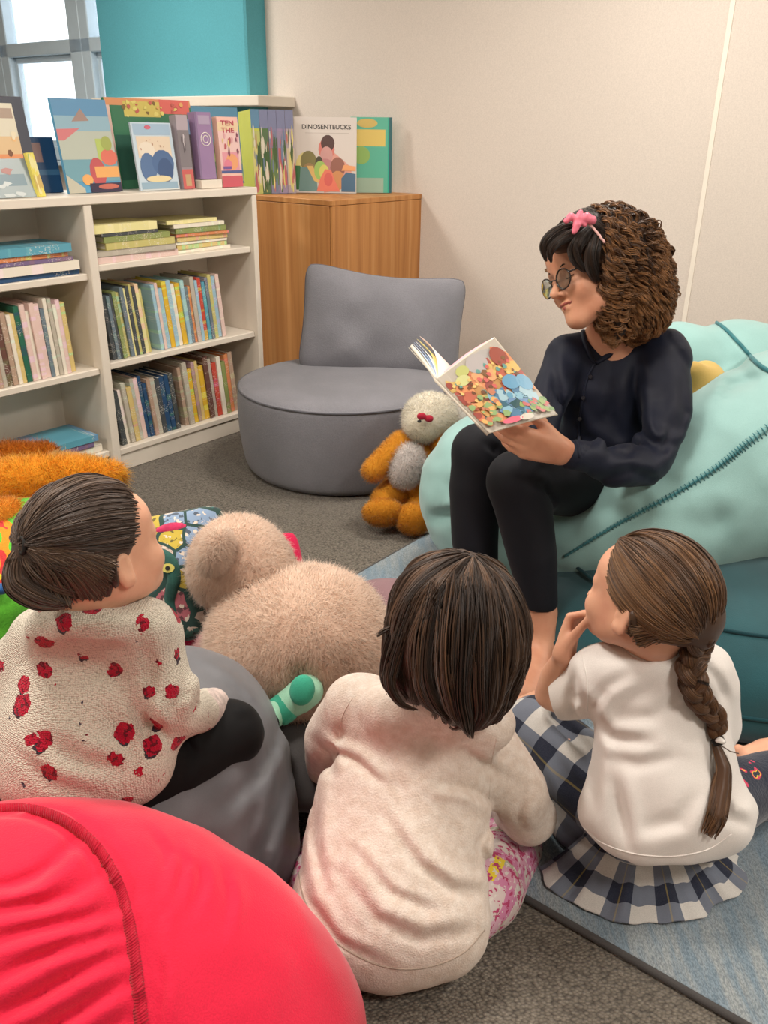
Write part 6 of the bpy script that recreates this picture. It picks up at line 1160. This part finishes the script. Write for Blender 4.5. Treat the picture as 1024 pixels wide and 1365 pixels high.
S.disp(crease(([(790, 955), (815, 985), (870, 990)], 8, .010), ([(785, 945), (792, 1000), (790, 1080)], 8, .010), ([(800, 1010), (850, 1020), (900, 1010)], 9, .007), ([(815, 1030), (826, 1080), (838, 1138)], 9, .011), ([(845, 895), (810, 915), (785, 945)], 8, .007), ([(760, 895), (765, 925), (785, 945)], 7, .008), ([(945, 930), (952, 990), (955, 1060)], 9, .010), ([(930, 1055), (905, 1095), (850, 1105)], 11, .007), ([(960, 1060), (970, 1090), (1000, 1100)], 9, .010), ([(820, 960), (870, 955), (910, 930)], 9, .006), ([(930, 880), (955, 905), (972, 940)], 7, .006))); S.disp(lambda P: .0025*vnoise(P, 11, 81)+.0018*vnoise(P*np.float32([1.3, 1.3, .7]), 22, 82)); V, Q = S.build(2); tee = link('tee_shirt', mkmesh('tee_shirt', V, [Q]), M_tee, P_); bvT = bvh_of(V, Q)
thread_seam(tee, bvT, [(776, 874), (782, 905), (783, 948)], .0012, M_tee); thread_seam(tee, bvT, [(775, 1100), (800, 1122), (836, 1136), (870, 1141), (905, 1141), (945, 1132), (975, 1112)], .0016, M_tee)
nc = at(868, 862, 1.30); m = MB(); m.tube([nc+np.array([.052*math.cos(a), .050*math.sin(a), .006+.010*math.sin(a)]) for a in np.linspace(0, 6.283, 40)], .0055, 8, cap=False); m.obj('collar', M_tee, tee, base=tee['_b'], smooth=True)
# plaid skirt
def plaid():
    t = NT('navy_white_plaid'); uv = t.n('ShaderNodeAttribute', _attribute_name='puv'); sx = t.n('ShaderNodeSeparateXYZ', Vector=(uv, 'Vector'))
    def chk(ch, ph):
        a = t.math('FRACT', t.math('ADD', t.math('MULTIPLY', (sx, ch), 1/.094), ph)); return t.math('LESS_THAN', a, .5), a
    a, af = chk('X', 0.); b, bf_ = chk('Y', .1); s = t.math('ADD', a, b)
    c = t.mix(a, t.mix(b, lin('d3d0ca'), lin('6f7684')), t.mix(b, lin('6f7684'), lin('131a30')))
    ln = t.math('LESS_THAN', t.math('ABSOLUTE', t.math('SUBTRACT', af, .25)), .015); c = t.mix(t.math('MULTIPLY', ln, .35), c, lin('b9a24a'))
    f = t.n('ShaderNodeTexNoise', Vector=coords(t), Scale=600., Detail=1.); t.bc(t.mix(t.math('MULTIPLY', f, .4), c, lin('50545c'))); t.bump(f, .25, .002); return t.fin(.85, .1, .2)
M_plaid = plaid()
def sk_uv(axis, o):
    ax = nrmz(axis)
    def f(V):
        d = V-np.array(o); u = d @ ax; rad = d-u[:, None]*ax; e1 = nrmz(np.cross(ax, ZV)); e2 = np.cross(e1, ax); return np.stack([np.arctan2(rad @ e1, np.abs(rad @ e2)+.02)*.065, u], 1)
    return f
hip = at(860, 1085, 1.26); kn = at(715, 968, 1.47)
S = SDF(.005); cp(S, [(850, 1088, 1.27, 62), (770, 1030, 1.36, 54), (716, 974, 1.47, 42)], 0); cp(S, [(716, 974, 1.47, 42), (735, 1040, 1.47, 36), (770, 1100, 1.36, 34)], .04)
for a in ([(790, 1000, 1.3, 2), (760, 985, 1.38, 4), (735, 955, 1.44, 2)], [(735, 1050, 1.38, 1), (760, 1080, 1.33, 4), (790, 1110, 1.27, 2)]): cp(S, a, .02, 's')
S.disp(crease(([(735, 1000), (760, 1040), (800, 1070)], 8, .008), ([(700, 1000), (730, 1060), (770, 1110)], 8, .008), ([(745, 960), (775, 985), (790, 1020)], 8, .008))); S.disp(lambda P: .003*vnoise(P, 16, 84)); S.plane((0, 0, .02), (0, 0, -1), .01)
pl = sdf_obj(S, 'skirt', M_plaid, P_, uvf=sk_uv(kn-hip, hip), relax=2)
kr = at(1040, 1030, 1.46); S = SDF(.005); cp(S, [(930, 1090, 1.27, 56), (985, 1056, 1.38, 44), (1050, 1035, 1.46, 36)], 0); S.disp(lambda P: .003*vnoise(P, 16, 85)); S.plane((0, 0, .02), (0, 0, -1), .01)
cuf = sdf_obj(S, 'trouser_leg', multi_mat('dark_floral_cloth', [(0, '20283a'), (.60, '20283a'), (.64, 'c8345a'), (.68, 'e8c43a'), (.70, '20283a')], 22.), P_, relax=2, label='dark floral cloth over the knee')
# spread hem: pleated sheet lying out on the rug
m = MB(); na, nr_ = 150, 26; aa = np.linspace(-2.95, .15, na); rr = np.linspace(0, 1, nr_); A_g, R_g = np.meshgrid(aa, rr, indexing='ij'); hc = np.array([.515, 1.305, 0])
q_ = .52+(.48+.035*np.sin(A_g*2.3+.6)+.07*np.exp(-((A_g+.42)/.20)**2)+.02*np.sin(A_g*9)+.015*np.sin(A_g*16))*R_g; pl_w = .006*np.sin(A_g*13+1.2*np.sin(A_g*3))+.004*np.sin(A_g*27+2)
zz = .020+(.085*(1-R_g)**1.3)+(pl_w+.010)*np.sin(np.pi*np.clip(R_g*.93, 0, 1))**.6*(.4+.6*R_g)
X_ = hc[0]+.205*q_*np.cos(A_g); Y_ = hc[1]+.165*q_*np.sin(A_g); G = np.stack([X_, Y_, zz], -1); m.grid(G); G2 = G.copy(); G2[..., 2] -= .0018; m.grid(G2[:, ::-1])
uv = np.stack([A_g*.18, R_g*.155+.02], -1).reshape(-1, 2); me = mkmesh('skirt_hem', np.concatenate(m.V), [np.concatenate(m.F[4])], True, uv=np.concatenate([uv, np.stack([A_g*.18, R_g*.155+.02], -1)[:, ::-1].reshape(-1, 2)])); link('skirt_hem', me, M_plaid, P_)
# hair and braid
S = SDF(.0055); tied_hair(S, HR); S.plane(HR.w(*(np.array([1, 0, -.62])*.016/1.3844)), nrmz(HR.F @ np.array([1, 0, -.62])), .012); HR.e(S, (.03, .07, -.045), (.035, .03, .05), .012, 's')
cp(S, [(905, 800, 1.27, 40), (935, 830, 1.245, 24), (938, 848, 1.23, 15)], .05); nape(S, HR, -.022); [HR.e(S, (-.004, y*.092, -.014), (.024, .026, .032), .006, 's') for y in (-1, 1)]
tieR = at(937, 852, 1.215); pole = np.linalg.inv(HR.F) @ (tieR-HR.w(-.014, 0, .038))
V, Q = S.build(1); parts = [(V, Q, np.full(len(V), .22), np.full(len(V), .2))]; a, q, rn, t_ = tied_strands(HR, pole/np.array((.102, .0835, .0895)), 2800, 4, plane_d=.016); parts.append((pull(a, 18, tieR, .5), q, rn, t_)); parts.append(comb_px(bvh_of(V, Q), [(838, 840), (843, 852), (852, 862), (874, 868), (900, 868)], (936, 851), 520, 43, bow=-.10)); parts.append(comb_px(bvh_of(V, Q), [(830, 822), (834, 834), (840, 846)], (936, 851), 420, 44, bow=-.06))
merge_hair('hair', parts, M_hairR, P_)
bpath = onsurf(bvT, [(934, 862), (916, 876), (914, 900), (926, 928), (940, 955), (953, 982)], 60, .020); bpath[0] = at(934, 852, 1.215)
bpath = spline(bpath[[0, 8, 18, 28, 38, 48, -1]], 90); T = len(bpath); s_ = np.linspace(0, 1, T); Tn = np.gradient(bpath, axis=0); Tn /= np.linalg.norm(Tn, axis=1)[:, None]; la = np.cross(Tn, FW); la /= np.linalg.norm(la, axis=1)[:, None]; db = np.cross(la, Tn); parts = []
wd = np.interp(s_, [0, .15, .6, 1], [.013, .0165, .014, .009])
for k in range(3):
    p_ = s_*2*np.pi*2.9+k*2*np.pi/3; path = bpath+(np.sin(p_)*wd*.95)[:, None]*la+(np.sin(2*p_)*wd*.55)[:, None]*db
    S = SDF(.004); S.cap(list(path[::3]), list(wd[::3]*.74), .001); parts.append(solid(S, .3)); parts.append(lock(path, list(wd*.80), 260, 60+k, .0009, 1.5, T, .0, rndc=.5))
merge_hair('braid', parts, M_hairR, P_)
tp = onsurf(bvT, [(957, 992), (966, 1020), (960, 1050), (950, 1080), (938, 1110)], 20, .012); S = SDF(.004); S.cap([tp[0], tp[5], tp[10], tp[15], tp[-1]], [.006, .011, .013, .010, .003], .004); parts = [solid(S, .35), lock(tp[[0, 5, 10, 15, 19]], [.006, .013, .018, .019, .014], 420, 66, .0009, .3, 26, .35, flat=(1, .45))]; merge_hair('braid_tail', parts, M_hairR, P_)
ctr = onsurf(bvT, [(956, 986), (957, 987)], 2, .014)[0]; m = MB(); ax = nrmz(tp[3]-tp[0]); sd = nrmz(np.cross(ax, FW)); ot = np.cross(sd, ax)
for j in range(3): m.tube([ctr+ax*(.004*j-.002)+sd*.0085*math.cos(a)+ot*.0085*math.sin(a) for a in np.linspace(0, 6.283, 18)], .003, 6, cap=False)
ht = m.obj('hair_tie', plain('black_elastic_braid', '15120f', .6), P_, smooth=True); S = SDF(.002); S.cap([ctr-FW*.012-ax*.004-sd*.004, ctr-FW*.013+ax*.001+sd*.004], .0042, 0); S.cap([ctr-FW*.012-ax*.007+sd*.001, ctr-FW*.012-ax*.002+sd*.005], .0032, .001); sdf_obj(S, 'bead', plain('white_bead', 'f0ece6', .2, .6), ht, base=ht['_b'])
m = MB(); m.tube([ctr+ax*.008-FW*.006, ctr+ax*.022+sd*.010-FW*.004, ctr+ax*.030+sd*.022-FW*.004], .0011, 6); m.obj('elastic_cord', plain('grey_cord', '6a5a50', .6), P_, smooth=True)
